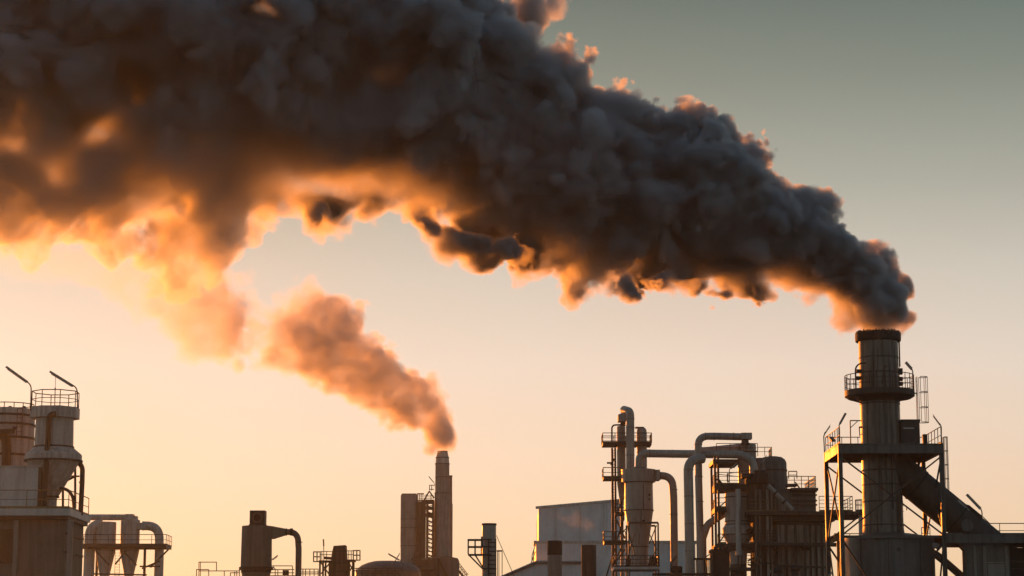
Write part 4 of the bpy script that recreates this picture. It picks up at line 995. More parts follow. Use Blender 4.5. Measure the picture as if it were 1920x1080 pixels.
part("deck", MB().box((P(1367, 1066, yq).x, yq - .3, za - .3), (P(1417, 1066, yq).x, yq + 1.5, za)), MRAIL, t)
m = MB()
for px in (1371, 1384, 1398, 1412): m.beam((P(px, 1070, yq).x, yq, 0), (P(px, 1070, yq).x, yq, za - .3), .2)
for px in (1384, 1391): m.rod(P(px, 1064, yq), P(px, 1043, yq), .06, 6)
part("post", m, MDARK, t)
Yb = Y - 8
t = thing("dust_bin", "tall black box bin with a lipped lid at the foot of the gallery", "bin", at0(1349, 1060, Yb))
a, b = P(1333, 1036, Yb), P(1366, 1080, Yb)
part("body", MB().box((a.x, Yb - 1.5, 0), (b.x, Yb + 1.5, a.z - .002)), MSOOT, t)
part("lid", MB().box((a.x - .12, Yb - 1.65, a.z), (b.x + .12, Yb + 1.65, a.z + .25)), MSOOT, t)
m = MB()
for px in (1338, 1352, 1364): m.rod((P(px, 1030, Yb).x, Yb - 1.2, a.z + .25), (P(px, 1030, Yb).x, Yb - 1.2, a.z + .5), .12, 8)
part("lid_knob", m, MDARK, t)
t = thing("link_gangway", "low dark gangway between the standing ducts and the black bin", "platform", at0(1310, 1050, Yb + 2))
a, b = P(1300, 1047, Yb + 2), P(1334, 1050, Yb + 2)
part("deck", MB().box((a.x, Yb + 1, b.z), (b.x, Yb + 2.2, a.z)).box((P(1225, 1072, Yb).x, Yb + 1, P(1225, 1078, Yb).z), (P(1334, 1072, Yb).x, Yb + 2, P(1334, 1073.5, Yb).z)), MDARK, t)
m = MB()
for px in (1321, 1325.5, 1329, 1332.5, 1306): m.beam((P(px, 1060, Yb + 1.5).x, Yb + 1.5, 0), P(px, 1048, Yb + 1.5), .12)
m.beam(P(1322, 1045, Yb + 1), P(1333, 1038, Yb + 1), .1)
part("post", m, MDARK, t)

# --- the furnace house itself
Yf = Y - 3
t = thing("furnace_house", "dark furnace house of ribbed panels, concrete pillars and railed ledges", "building", at0(1480, 1000, Yf))
m = MB()
part("panel_wall", MB().box((P(1454, 1000, Yf).x, Yf, 0), (P(1510, 1000, Yf).x, Yf + 10, P(1480, 983, Yf).z)), MPANEL, t)
x3, x4 = P(1510, 1000, Yf).x, P(1548, 1000, Yf + 3).x
zt = P(1480, 983, Yf).z
m = MB().add([(x3 + .003, Yf, 0), (x4, Yf + 2.5, 0), (x4, Yf + 10, 0), (x3 + .003, Yf + 10, 0), (x3 + .003, Yf, zt), (x4, Yf + 2.5, zt), (x4, Yf + 10, zt), (x3 + .003, Yf + 10, zt)],
             [(0, 3, 2, 1), (4, 5, 6, 7), (0, 1, 5, 4), (1, 2, 6, 5), (2, 3, 7, 6), (3, 0, 4, 7)])
part("canted_wall", m, MPANEL, t)
m = MB()
for px, w in ((1456, .25), (1474, .3), (1491, .3), (1508.5, .35)): m.beam((P(px, 1000, Yf).x, Yf - .1, 0), (P(px, 1000, Yf).x, Yf - .1, zt + .1), w, .2)
for u in (.22, .5, .78, 1.0): m.beam((x3 + (x4 - x3) * u, Yf + 2.5 * u - .1, 0), (x3 + (x4 - x3) * u, Yf + 2.5 * u - .1, zt + .1), .25, .2)
m.beam((P(1454, 990, Yf).x, Yf - .1, zt + .1), (x3, Yf - .1, zt + .1), .3); m.beam((x3, Yf - .1, zt + .1), (x4, Yf + 2.4, zt + .1), .3)
part("wall_rib", m, MDARK, t)
a, b = P(1477, 985, Yf - .05), P(1489, 1004, Yf - .05)
dr_ = part("door", MB().box((a.x, Yf - .07, b.z), (b.x, Yf - .003, a.z)), MPANEL, t)
part("notice_plate", MB().box((P(1484.5, 987, Yf).x, Yf - .09, P(1484, 990.5, Yf).z), (P(1488.5, 987, Yf).x, Yf - .073, P(1484, 987, Yf).z)), MLIGHT, dr_)
part("head_beam", MB().box((P(1408, 970, Yf).x, Yf - .6, zt + .3), (x4 + .5, Yf + 10, P(1480, 968, Yf).z)), MDARK, t)
a = P(1400, 962, Yf - 1.2); b = P(1548, 962, Yf - 1.2)
part("upper_ledge", MB().box((a.x, Yf - 1.8, P(1480, 968, Yf).z + .003), (b.x + 4, Yf + 6, P(1480, 961, Yf).z)), MRUST, t)
za = P(1480, 961, Yf).z
part("ledge_railing", MB().rail([(P(1395, 960, Yf).x, Yf - 1.75, za), (P(1450, 960, Yf).x, Yf - 1.75, za)], 1.15, 1.1, .03, 3).rail([(P(1532, 960, Yf).x, Yf - 1.75, za), (P(1594, 960, Yf).x, Yf - 1.7, za), (P(1594, 960, Yf).x, Yf + 5, za)], 1.5, 1.5, .035, 4), MYRAIL, t)
a, b = P(1452, 925, Yf + 1), P(1529, 960, Yf + 1)
part("upper_block", MB().box((a.x, Yf + .5, za + .003), (b.x, Yf + 9, P(1500, 915.5, Yf).z)), MDCONC, t)
m = MB()
for py in (921, 927.5, 938, 946): m.beam((P(1486, py, Yf).x, Yf + .42, P(1490, py, Yf).z), (b.x + .1, Yf + .42, P(1490, py, Yf).z), .3, .16)
m.box((P(1483, 916, Yf).x, Yf - .3, P(1490, 920, Yf).z), (P(1533.5, 916, Yf).x, Yf + 9, P(1490, 915, Yf).z))
part("block_band", m, MDARK, t)
part("block_panel", MB().box((P(1461, 941, Yf).x, Yf + .3, P(1470, 957, Yf).z), (P(1480, 941, Yf).x, Yf + .48, P(1470, 940, Yf).z)), MPANEL, t)
za2 = P(1490, 914.8, Yf).z
part("roof_railing", MB().rail([(P(1476, 914, Yf).x, Yf - .2, za2), (P(1529, 914, Yf).x, Yf - .2, za2), (P(1529, 914, Yf).x, Yf + 8, za2)], 1.15, .75, .04, 3, False).rail([(P(1478.5, 914, Yf).x, Yf - .3, za2 + .9), (P(1494, 914, Yf).x, Yf - .3, za2 + .9)], .75, .75, .05, 2, False), MYRAIL, t)
m = MB().box((P(1475, 909, Yf).x, Yf - .4, P(1475, 912, Yf).z), (P(1494, 909, Yf).x, Yf + 1, P(1475, 908, Yf).z)).beam(P(1491, 904, Yf - .3), P(1499, 915, Yf - .3), .3, .1)
part("roof_step", m, MDARK, t)
m = MB()
for px, w in ((1416, 3), (1423, 4), (1437, 4.5), (1444.5, 2.5)):
    m.box((P(px - w / 2, 1000, Yf).x, Yf - 1.2, 0), (P(px + w / 2, 1000, Yf).x, Yf - .7, P(px, 969, Yf).z)); m.box((P(px - w / 2, 940, Yf).x, Yf - 1.2, za + .01), (P(px + w / 2, 940, Yf).x, Yf - .7, P(px, 919, Yf).z))
part("pillar", m, MPANEL, t)
part("pillar_core", MB().box((P(1414, 1000, Yf).x, Yf - .69, 0), (P(1447, 1000, Yf).x, Yf + 4, P(1420, 969, Yf).z)).box((P(1402, 940, Yf).x, Yf - .69, za + .01), (P(1451, 940, Yf).x, Yf + 4, P(1420, 908, Yf).z)), MRUST, t)
z1_ = P(1480, 1018, Yf - 2).z
m = MB().box((P(1418, 1020, Yf).x, Yf - 2.4, z1_ - .28), (x4 + 1, Yf - .15, z1_))
for p, q in (((1443, 1022), (1459, 1035)), ((1499, 1022), (1507, 1031)), ((1522, 1021), (1514, 1030))): m.beam(P(*p, Yf - 1.5), P(*q, Yf - .2), .16)
part("lower_ledge", m, MDARK, t)
part("lower_railing", MB().rail([(P(1418, 1019, Yf).x, Yf - 2.35, z1_), (P(1451, 1019, Yf).x, Yf - 2.35, z1_)], 1.25, .8, .035, 4), MRAIL, t)
m = MB().beam(P(1421, 1000, Yf - 1.4), P(1421.5, 1085, Yf - 1.4), .16).beam(P(1439, 1030, Yf - 1.3), P(1418, 1052, Yf - 1.3), .16).beam(P(1414, 1056, Yf - 1.4), P(1452, 1056, Yf - 1.4), .14)
m.beam(P(1444, 1000, Yf - 1.4), P(1444, 1056, Yf - 1.4), .16).beam(P(1453, 1061, Yf - 1), P(1548, 1064, Yf - .3), .2)
part("pipe_brace", m, MDARK, t)
t = thing("inclined_chute", "thin pale pipe slanting down across the dark furnace house front", "pipe", (P(1460, 935, Yf - 1).x, Yf - 1, P(1484, 955, Yf).z))
part("pipe", MB().rod(P(1440, 910, Yf - 1.9), P(1486, 956, Yf - 1.9), .22, 12), MPIPE, t)
part("joint", MB().rod(P(1453, 923, Yf - 1.9), P(1455.5, 925.5, Yf - 1.9), .3, 12).rod(P(1469, 939, Yf - 1.9), P(1472, 942, Yf - 1.9), .3, 12), MDARK, t)
t = thing("domed_tank", "big dark tank with chamfered dome above the furnace house", "tank", (P(1449, 890, Y).x, Y + 2, za))
cx = P(1449, 890, Y + 2).x
part("shell", MB().lathe(cx, Y + 2, [(za, M(26, Y))] + prof(1449, Y + 2, [(912, 26), (868, 25.6), (862, 23), (857.5, 17), (856, 9)]), 40), MDCONC, t)
m = MB()
z, r = P(1449, 882.5, Y + 2).z, M(27, Y); m.lathe(cx, Y + 2, [(z - .08, r - .3), (z - .08, r), (z + .08, r), (z + .08, r - .3)], 40)
part("band", m, MRUST, t)
part("front_shell", MB().lathe(P(1426, 890, Y - 1.5).x, Y - 1.5, prof(1426, Y - 1.5, [(912, 10), (870, 10), (859, 8)]), 28), MDCONC, t)
m = MB()
for px, py, hw, hh in ((1403, 892, 12, 4), (1425, 890, 10, 8), (1413, 901, 14, 5), (1432, 897, 8, 9)):
    a, b = P(px - hw, py - hh, Y - 4), P(px + hw, py + hh, Y - 4); m.box((a.x, Y - 4 - hw * .02, b.z), (b.x, Y - 2.6, a.z))
m.rod(P(1393, 892, Y - 4.4), P(1410, 892, Y - 4.4), M(4.2, Y), 16)
t = thing("fan_unit", "sooty fan and motor lump on the gallery before the domed tank", "fan", (P(1415, 900, Y - 4).x, Y - 4, P(1415, 906, Y - 4).z))
part("housing", m, MSOOT, t)
part("inlet_pipe", MB().pipe([P(1400, 899, Y - 4.4), P(1401, 907, Y - 4.4), P(1401, 918, Y - 4.4)], .12, 8), MSOOT, t)
Ym = Yf - 5
for lab, px, py in (("sooty motor drum low before the furnace house, the left one", 1457, 1069), ("sooty motor drum low before the furnace house, the right one", 1490, 1066)):
    t = thing("motor", lab, "motor", (P(px, py, Ym).x, Ym, 0), "motors before the furnace house")
    part("body", MB().rod(P(px - 7, py, Ym), P(px + 7, py, Ym), M(6.5, Ym), 18).rod(P(px + 7.1, py, Ym), P(px + 9.5, py, Ym), M(4, Ym), 14), MSOOT, t)
    part("stand", MB().box((P(px - 6, py, Ym).x, Ym - .4, 0), (P(px + 6, py, Ym).x, Ym + .4, P(px, py + 6, Ym).z)), MDARK, t)
strip_lamp("pale slanting lamp tube low between the pale cyclone and the motors", Ym - 1, (1436, 1086), (1438, 1081), (1438.5, 1079), (1446, 1068), w=.14)

# ================================================================== the great stack
Y = YS
t = thing("smoke_stack", "thick weathered steel smoke stack on a wide drum, sooty crown rim", "stack", at0(1655, 900, Y))
cx = P(1652, 840, Y).x
def pc(py): return P(1652, py, Y).z
rS = M(36.6, Y)
part("shaft", MB().lathe(cx, Y, [(pc(1006), M(41, Y)), (pc(1000), M(38.5, Y)), (pc(993), M(37.6, Y)), (pc(985), rS * 1.01), (pc(760), rS), (pc(640), rS * .995)], 64), MSTACK, t)
rr_ = M(42.5, Y)
cr_ = part("crown_rim", MB().lathe(cx, Y, [(pc(641), rS), (pc(640.5), rr_ * .985), (pc(637), rr_), (pc(627), rr_), (pc(624.5), rr_ * .985), (pc(624), rr_ * .8), (pc(640), rr_ * .76)], 64, caps=False), MSOOT, t)
m = MB(); zr = pc(624.3)
for i in range(46):
    a = 2 * pi * i / 46 + random.uniform(-.05, .05); s_ = random.uniform(.05, .13)
    x, y = cx + rr_ * .93 * cos(a), Y + rr_ * .93 * sin(a); m.rod((x, y, zr - .05), (x, y, zr + s_), .06 + s_ * .5, 6, .03)
part("rim_crust", m, MSOOT, cr_, whole=True)
m = MB()
for py, k in ((985.5, 1.03), (941.5, 1.018), (910, 1.008), (883, 1.008), (758, 1.02), (751, 1.035), (700, 1.006), (672, 1.006)):
    z, r = pc(py), rS * k; m.lathe(cx, Y, [(z - .05, r - .12), (z - .05, r), (z + .05, r), (z + .05, r - .12)], 64, caps=False)
part("hoop", m, MDARK, t)
rD = M(82.5, Y)
zD = pc(1008)
part("drum", MB().lathe(cx + .35, Y, [(0, rD), (zD - .2, rD), (zD, rD * .985), (zD + .25, rD * .5)], 64), MGREY, t)
m = MB()
for a in (-1.75, -1.0, -2.4): m.beam((cx + .35 + (rD + .02) * cos(a), Y + (rD + .02) * sin(a), 0), (cx + .35 + (rD + .02) * cos(a), Y + (rD + .02) * sin(a), zD - .1), .05)
for a, py in ((-1.42, 1035), (-1.9, 1013)): m.box((cx + rD * cos(a) - .1, Y + (rD + .05) * sin(a) - .1, pc(py) - .12), (cx + rD * cos(a) + .12, Y + (rD - .1) * sin(a), pc(py) + .12))
part("drum_seam", m, MDARK, t)
m = MB()
m.rod((cx + rS * 1.05, Y - .2, pc(641)), (cx + rS * 1.05, Y - .2, pc(688)), .05, 6); m.rod((cx + rS * 1.03, Y - .15, pc(641)), (cx + rS * 1.03, Y - .15, pc(690)), .03, 6)
m.rod((cx + .35 * rS, Y - rS * .98, pc(857)), (cx + .35 * rS, Y - rS * .98, pc(957)), .045, 6)
m.rod((cx - .2 * rS, Y - rS * 1.0, pc(658)), (cx - .2 * rS, Y - rS * 1.0, pc(690)), .03, 6); m.rod((cx - .2 * rS, Y - rS * 1.0, pc(690)), (cx - .34 * rS, Y - rS * .96, pc(708)), .03, 6)
m.rod((cx + .12 * rS, Y - rS * 1.0, pc(692)), (cx - .02 * rS, Y - rS * 1.01, pc(726)), .05, 6)
m.box((cx + .08 * rS, Y - rS * 1.04, pc(694)), (cx + .24 * rS, Y - rS * .95, pc(690.5)))
for sx, py in ((-1.03, 696), (-1.06, 709), (1.03, 694), (1.03, 711), (1.03, 699), (1.03, 720)):
    m.box((cx + rS * sx - .2, Y - .3, pc(py) - .12), (cx + rS * sx + .2, Y + .2, pc(py) + .1))
part("conduit", m, MDARK, t)
# ring gallery
rG = M(64.5, Y); zg = pc(733)
part("ring_gallery", MB().lathe(cx, Y, [(pc(755), rS * 1.005), (pc(752), rS * 1.05), (pc(746), rS * 1.35), (zg - .55, rG * .9), (zg - .4, rG), (zg, rG), (zg + .002, rS)], 56, caps=False), MDARK, t)
m = MB(); N_ = 28
m.rail([(cx + rG * .985 * cos(2 * pi * i / N_), Y + rG * .985 * sin(2 * pi * i / N_), zg) for i in range(N_ + 1)], 1.05, .85, .028, 3, False)
part("ring_railing", m, MRAIL, t)
m = MB()
xg = cx - M(49, Y); m.pipe([(xg, Y - 1.3, pc(756)), (xg, Y - 1.3, pc(693)), (xg + M(10, Y), Y - 1.3, pc(685)), (cx - M(29, Y), Y - 1.2, pc(685))], .055, 8, .7)
m.rod((xg + .15, Y - 1.3, pc(756)), (xg + .15, Y - 1.3, pc(741)), .03, 5); m.beam((xg - .15, Y - 1.3, pc(755.5)), (cx - rS, Y - .6, pc(757)), .09)
m.rod((xg, Y - 1.3, pc(705)), (cx - M(38, Y), Y - 1.2, pc(697)), .04, 6)
part("gooseneck_pipe", m, MDARK, t)
xl_ = cx + M(68, Y)
part("caged_ladder", MB().ladder(xl_, Y - .3, pc(793), pc(708), .42, .026, face=(1, 0), cage=.001).beam((cx + rG * .98, Y - .3, zg - .2), (xl_, Y - .3, zg - .2), .08), MRAIL, t)
a, b = P(1686, 791.5, Y), P(1721.5, 833, Y)
eb_ = part("equipment_box", MB().box((a.x, Y - .8, pc(833)), (b.x, Y + 1.2, a.z)).box((a.x - .02, Y - .86, a.z + .002), (b.x + .06, Y + 1.26, a.z + .1)), MDARK, t)
part("box_slot", MB().box((P(1690, 804, Y).x, Y - .83, pc(806.5)), (P(1710, 804, Y).x, Y - .803, pc(804))), MLIGHT, eb_)
# slanted flue duct entering the stack
t2 = thing("slanting_flue", "huge dark slanting flue running down right from the stack", "duct", (P(1850, 1000, Y).x, Y, P(1850, 1010, Y).z))
q0, q1 = P(1668, 868, Y), P(1876, 1039.5, Y); dd = (q1 - q0).normalized(); rF = M(31, Y)
part("tube", MB().rod(q0, q1, rF, 40), MDARK, t2)
m = MB()
for u in (.24, .60): m.rod(q0.lerp(q1, u), q0.lerp(q1, u + .012), rF * 1.035, 40)
for k in range(9):
    a = -pi * .85 + k * .22; e1, e2 = MB().frame(dd); o_ = (e1 * cos(a) + e2 * sin(a)) * rF * 1.01
    p_ = q0.lerp(q1, .61) + o_; m.beam(p_, p_ + dd * 1.2, .2, .12)
part("flange", m, MSOOT, t2)
part("flap_plate", MB().rod(q0.lerp(q1, .67) + Vector((0, -rF * .72, -.15)), q0.lerp(q1, .67) + Vector((0, -rF * 1.0, -.15)), .42, 20), MGREY, t2)
part("manhole", MB().rod(q0.lerp(q1, .31) + Vector((0, -rF * .9, .1)), q0.lerp(q1, .31) + Vector((0, -rF * 1.02, .1)), .5, 20), MDARK, t2)

# support tower and its gallery
t = thing("stack_tower", "grey braced steel tower with wide railed deck around the stack", "tower", at0(1660, 960, Y))
yN, yR = Y - 3.4, Y + 3.4
zt0, zt1 = P(1660, 833.5, yN).z, P(1660, 850, yN).z
xN0, xN1 = P(1575, 850, yN).x, P(1765, 850, yN).x
m = MB().box((xN0 - .13, yN - .15, zt1), (xN1 + .13, yN + .15, zt0 - .01)); m.box((xN0 - .13, yR - .15, zt1), (xN1 + .13, yR + .15, zt0 - .01))
for x in (xN0, xN1): m.box((x - .12, yN + .152, zt1 + .02), (x + .12, yR - .152, zt0 - .012))
for k in range(1, 6): m.box((xN0 + .13, yN + (yR - yN) * k / 6 - .06, zt1 + .25), (xN1 - .13, yN + (yR - yN) * k / 6 + .06, zt0 - .015))
part("deck_beam", m, MGREY, t)
m = MB(); N_ = 40; rh = rS * 1.06
cor = [(xN0 - .15, yN - .2), (xN1 + .15, yN - .2), (xN1 + .15, yR + .2), (xN0 - .15, yR + .2)]
def edgept(a):
    dx_, dy_ = cos(a), sin(a); k = min(((cor[1][0] if dx_ > 0 else cor[0][0]) - cx) / dx_ if abs(dx_) > 1e-6 else 9e9, ((yR + .2 if dy_ > 0 else yN - .2) - Y) / dy_ if abs(dy_) > 1e-6 else 9e9)
    return (cx + dx_ * k, Y + dy_ * k)
A_ = sorted([2 * pi * i / N_ for i in range(N_)] + [math.atan2(c_[1] - Y, c_[0] - cx) % (2 * pi) for c_ in cor])
vs = []
for a in A_:
    e = edgept(a); vs += [(cx + rh * cos(a), Y + rh * sin(a), zt0), (*e, zt0), (cx + rh * cos(a), Y + rh * sin(a), zt0 + .06), (*e, zt0 + .06)]
n = len(A_); fs = []
for i in range(n):
    j = (i + 1) % n; fs += [(4 * i, 4 * j, 4 * j + 1, 4 * i + 1), (4 * i + 2, 4 * i + 3, 4 * j + 3, 4 * j + 2), (4 * i + 1, 4 * j + 1, 4 * j + 3, 4 * i + 3), (4 * i, 4 * i + 2, 4 * j + 2, 4 * j)]
part("deck", m.add(vs, fs), MGREY, t)
for x, y in ((xN0, yN), (xN1, yN), (xN0, yR), (xN1, yR)):
    m = MB().box((x - .14, y - .14, 0), (x - .09, y + .14, zt1 - .003)).box((x + .09, y - .14, 0), (x + .14, y + .14, zt1 - .003)).box((x - .088, y - .04, 0), (x + .088, y + .04, zt1 - .003))
    part("leg", m, MGREY, t)
zm = P(1660, 1003.5, yN).z; zc = zt1 - .2
m = MB()
for yy in (yN, yR):
    m.beam((xN0, yy, zc), (xN1, yy, zm), .1); m.beam((xN1, yy + .08, zc), (xN0, yy + .08, zm), .1)
    m.beam((xN0, yy, zm - .3), (xN1, yy, 0), .12); m.beam((xN1, yy + .1, zm - .3), (xN0, yy + .1, 0), .12)
for x in (xN0, xN1):
    m.beam((x, yN, zc), (x, yR, zm), .1); m.beam((x + .06, yR, zc), (x + .06, yN, zm), .1)
    m.beam((x, yN, zm - .2), (x, yR, 1), .1); m.beam((x + .06, yR, zm - .2), (x + .06, yN, 1), .1)
m.beam((xN1 - .3, yR, zt1), (xN1 - 1.0, yR - .2, zm + 3), .18); m.beam((xN1 - .9, yR, zt1), (xN1 - .1, yR - .2, zm + 3), .18)
part("brace", m, MDARK, t)
m = MB()
m.rail([(xN0, yN - .1, zt0 + .06), (xN0, yR, zt0 + .06), (xN1, yR, zt0 + .06), (xN1, yN - .1, zt0 + .06)], 1.15, 1.2, .03, 2)
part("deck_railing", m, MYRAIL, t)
m = MB().beam((cx - M(58, Y), Y - .5, zt0), (cx - M(58, Y), Y - .5, pc(790)), .07).beam((cx - M(58, Y), Y - .5, pc(790)), (cx - rS, Y - .4, pc(790)), .07).beam((cx - M(57, Y), Y - .5, pc(803)), (cx - M(44, Y), Y - .45, pc(791)), .05)
m.rod((cx - M(41, Y), Y - .6, pc(820)), (cx - M(42, Y), Y - .6, pc(802)), .04, 6).box((cx - M(41, Y), Y - .7, pc(804)), (cx - rS, Y - .4, pc(801)))
m.beam((xN0 - .05, yN + 2.5, zt0 + .5), (xN0 - .05, yN + 4, zt0 + .9), .3, .12)
m.box((xN1 - .35, yN + 4.6, zt0 + .06), (xN1 - .05, yN + 5.0, zt0 + 1.2))
part("deck_gear", m, MDARK, t)
part("caged_ladder", MB().ladder(P(1771.5, 870, Y).x, Y + .5, P(1771, 931, Y).z, P(1771, 818, Y).z, .42, .026, face=(1, 0), cage=.3, crad=.17), MRAIL, t)
strip_lamp("strip lamp beside the caged ladder high on the smoke stack", Y - .3, (1711.5, 735), (1711.5, 694), (1709.5, 692), (1698, 679))
strip_lamp("strip lamp leaning right above the left rear of the stack tower deck", Y + 1.5, (1573, 832), (1573, 797), (1575, 794), (1585.5, 775))
strip_lamp("slim strip lamp at the far left corner of the stack tower deck", Y + 3.3, (1546.5, 860), (1544.5, 818), (1546, 812), (1557, 796), w=.06)
strip_lamp("slim strip lamp above the right end of the stack tower deck", Y + 1.5, (1765, 832), (1765, 799), (1763, 796), (1749, 777), w=.06)

# long bridge deck to the right
t = thing("bridge_deck", "long grey steel bridge deck passing the drum and leaving right", "platform", at0(1800, 1008, Y))
yb0, yb1 = Y - 2.9, Y + 2.6
z0, z1 = P(1800, 1018, yb0).z, P(1800, 1001.5, yb0).z
xa, xb = xN0 + .2, P(2080, 1010, Y).x
m = MB().box((xN1 + .2, yb0 - .1, z0), (xb, yb0 + .1, z1)).box((xN0 + .15, yN + .16, z0 + .32), (xN1 + .198, yN + .32, z1 - .1)).box((xN1 - 1.2, yb1 - .1, z0), (xb, yb1 + .1, z1))
part("girder", m, MGREY, t)
part("deck", MB().box((xN1 + .2, yb0 - .15, z1 + .003), (P(1788, 1000, Y).x, yb1, z1 + .08)).box((P(1856, 1000, Y).x, yb0 - .15, z1 + .003), (xb, yb1, z1 + .08)), MGREY, t)
m = MB(); xr0 = P(1842, 1000, Y).x
m.rail([(xr0, yb1 - .1, z1 + .08), (xb, yb1 - .1, z1 + .08)], 1.0, 1.7, .03, 2).rail([(xN0 + .4, yR - .3, z1 - .1), (xN0 + 2.6, yR - .3, z1 - .1)], .5, 1, .03, 1, False).rail([(P(1741, 1000, Y).x, yb1, z1), (P(1757, 1000, Y).x, yb1, z1)], .8, .4, .03, 2, False)
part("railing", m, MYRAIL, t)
strip_lamp("strip lamp on the taller pole above the slanting flue and bridge railing", Y - .5, (1842, 984), (1841, 955), (1838.5, 954), (1812.5, 927))
strip_lamp("strip lamp lying low along the top of the slanting flue", Y - .7, (1822, 966), (1821.5, 964), (1816.5, 958), (1796, 938.5))
solid("stay_rod", MB().rod(P(1843, 969, Y - .5), P(1855, 981, Y - .3), .03, 6), MRAIL, "thin stay rod bracing the taller lamp pole on the bridge", "rod")

# dark intake house under the bridge
Yh = Y + .5
t = thing("intake_house", "dark stained concrete intake house under the bridge, wall sloping inwards", "building", at0(1840, 1060, Yh))
m = MB().prism([(P(1786, 1020, Y).x, P(1786, 1019, Y).z), (P(1800, 1034, Y).x, P(1800, 1034, Y).z), (P(1801, 1040, Y).x, 0), (P(1882, 1040, Y).x, 0), (P(1882, 1020, Y).x, P(1880, 1019, Y).z)], Yh - 2.2, Yh - 1.2)
m.box((P(1826, 1040, Y).x, Yh - 1.19, 0), (P(1882, 1040, Y).x, Yh + 3.5, P(1880, 1022, Y).z))
part("wall", m, MDCONC, t)
m = MB()
for px, w in ((1818, 2.5), (1836, 3), (1877, 3)): m.box((P(px, 1040, Y).x - M(w, Y), Yh - 2.28, 0), (P(px, 1040, Y).x + M(w, Y), Yh - 2.203, P(px, 1026, Y).z))
m.box((P(1840, 1050, Y).x, Yh - 2.26, P(1840, 1058, Y).z), (P(1874, 1050, Y).x, Yh - 2.203, P(1840, 1056, Y).z))
part("wall_rib", m, MCONC, t)
part("wall_panel", MB().box((P(1842, 1050, Y).x, Yh - 2.23, 0), (P(1873, 1050, Y).x, Yh - 2.204, P(1840, 1060, Y).z)), MCONC, t)
t = thing("scrap_hopper", "dark rounded hopper block with a ragged top at the right edge", "hopper", at0(1905, 1060, Yh + 3))
m = MB().prism([(P(1880, 1020, Y).x, P(1880, 1015, Y).z), (P(1884, 1020, Y).x, P(1884, 1019, Y).z), (P(1893, 1027, Y).x, P(1893, 1027, Y).z), (P(1902, 1028.5, Y).x, P(1902, 1028.5, Y).z), (P(1912, 1028.5, Y).x, P(1912, 1028.5, Y).z), (P(1920, 1027, Y).x, P(1920, 1026, Y).z), (P(1960, 1020, Y).x, P(1960, 1022, Y).z), (P(1960, 1060, Y).x, 0), (P(1880, 1060, Y).x, 0)], Yh - 1.5, Yh + 4)
part("body", m, MSOOT, t)
m = MB().box((P(1878, 1052, Y).x, Yh - 1.7, P(1880, 1056, Y).z), (P(1960, 1052, Y).x, Yh - 1.503, P(1880, 1053, Y).z)).box((P(1878, 1066, Y).x, Yh - 1.65, P(1880, 1069, Y).z), (P(1960, 1052, Y).x, Yh - 1.503, P(1880, 1067, Y).z))
part("band", m, MDARK, t)
m = MB()
for px in (1905.5, 1918): m.rod(P(px, 1016, Y + 5), P(px, 1030, Y + 5), .04, 6)
part("hanger_rod", m, MRAIL, t)
t = thing("drop_duct", "grey duct sloping down right from the drum beneath the bridge", "duct", at0(1770, 1060, Y - 1))
part("duct", MB().pipe([P(1736, 1034, Y), P(1753, 1038, Y), P(1775, 1056, Y), P(1830, 1104, Y)], M(7, Y), 18, .9), MGREY, t)
part("hood", MB().pipe([P(1745, 1024, Y - 1.3), P(1755, 1022.5, Y - 1.3), P(1763, 1028, Y - 1.3)], M(5.2, Y), 16, .4), MLIGHT, t)
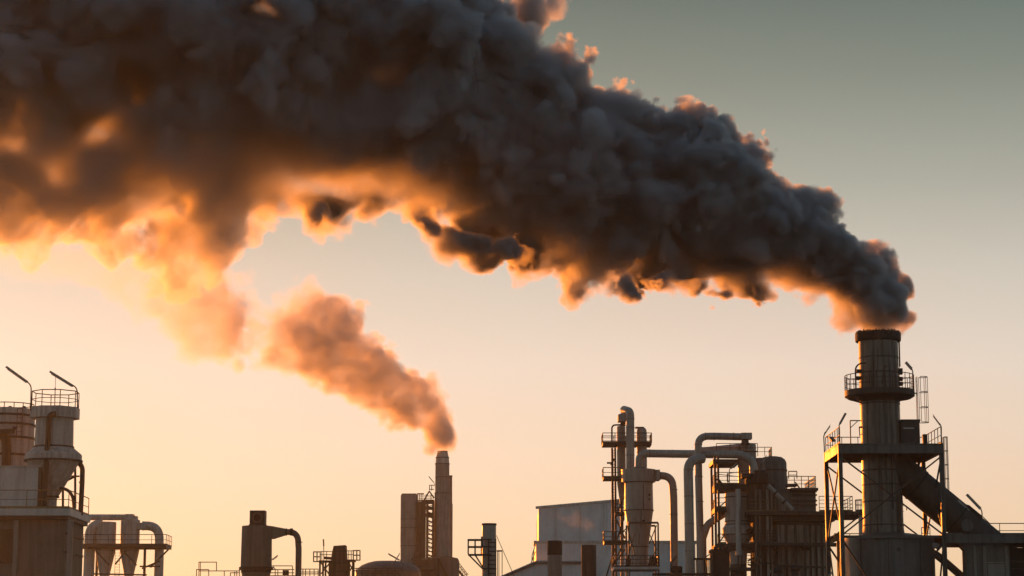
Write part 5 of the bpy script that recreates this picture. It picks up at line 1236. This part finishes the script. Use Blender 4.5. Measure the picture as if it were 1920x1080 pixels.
# sunlit stair stringer and pipe seen between tower legs
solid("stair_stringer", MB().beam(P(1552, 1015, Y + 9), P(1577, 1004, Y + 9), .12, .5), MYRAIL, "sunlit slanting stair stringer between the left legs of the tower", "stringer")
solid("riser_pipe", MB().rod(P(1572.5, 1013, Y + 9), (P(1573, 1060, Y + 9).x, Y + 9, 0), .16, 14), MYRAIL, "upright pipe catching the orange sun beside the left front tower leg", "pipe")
strip_lamp("pale lamp tube slanting low left of the stack drum", Y - 5, (1551, 1090), (1551.5, 1082), (1553, 1080), (1561, 1070.5), w=.1)
Yq = 205.0
t = thing("railed_silo", "small pale silo with a railed top half hidden behind the stack", "silo", at0(1613, 980, Yq))
cx3 = at0(1619, 980, Yq)[0]
part("shell", MB().lathe(cx3, Yq, [(0, M(9, Yq)), (P(1619, 966, Yq).z, M(9, Yq))], 28), MLIGHT, t)
part("top_slab", MB().lathe(cx3, Yq, prof(1619, Yq, [(966, 10), (963, 14.5), (956, 14.5)]), 28), MDARK, t)
zq = P(1619, 956, Yq).z; r = M(14, Yq)
part("railing", MB().rail([(cx3 + r * cos(a), Yq + r * sin(a), zq) for a in np.linspace(0, 2 * pi, 13)], .9, .5, .03, 2, False), MRAIL, t)
t = thing("rear_bracket_light", "small railed bracket seen right of the stack below the slanting flue", "bracket", (P(1696, 955, Y + 2).x, Y + 2, P(1696, 960, Y + 2).z))
part("arm", MB().prism([(P(1690, 953, Y).x, P(1690, 953, Y).z), (P(1700, 956.5, Y).x, P(1700, 956.5, Y).z), (P(1694, 961, Y).x, P(1694, 961, Y).z), (P(1690, 961, Y).x, P(1690, 961, Y).z)], Y + 1, Y + 2), MDARK, t)
part("hoop_rail", MB().pipe([P(1691, 955, Y + 1.5), P(1691, 947, Y + 1.5), P(1700, 948, Y + 1.5), P(1700, 957, Y + 1.5)], .03, 6, .2), MRAIL, t)

# ------------------------------------------------------------------ evening haze
m = bpy.data.materials.new("haze_air"); m.use_nodes = True
nt = m.node_tree; nt.nodes.remove(nt.nodes["Principled BSDF"]); pv = nt.nodes.new("ShaderNodeVolumePrincipled")
pv.inputs["Color"].default_value = (.8, .93, 1.0, 1); pv.inputs["Density"].default_value = 0.0001; pv.inputs["Anisotropy"].default_value = .72
nt.links.new(pv.outputs[0], nt.nodes["Material Output"].inputs["Volume"])
m.cycles.homogeneous_volume = True
o = part("haze", MB().box((-320, -40, -1), (320, 520, 112)), m); o["kind"] = "stuff"; o["label"] = "thin warm evening haze hanging over the plant"
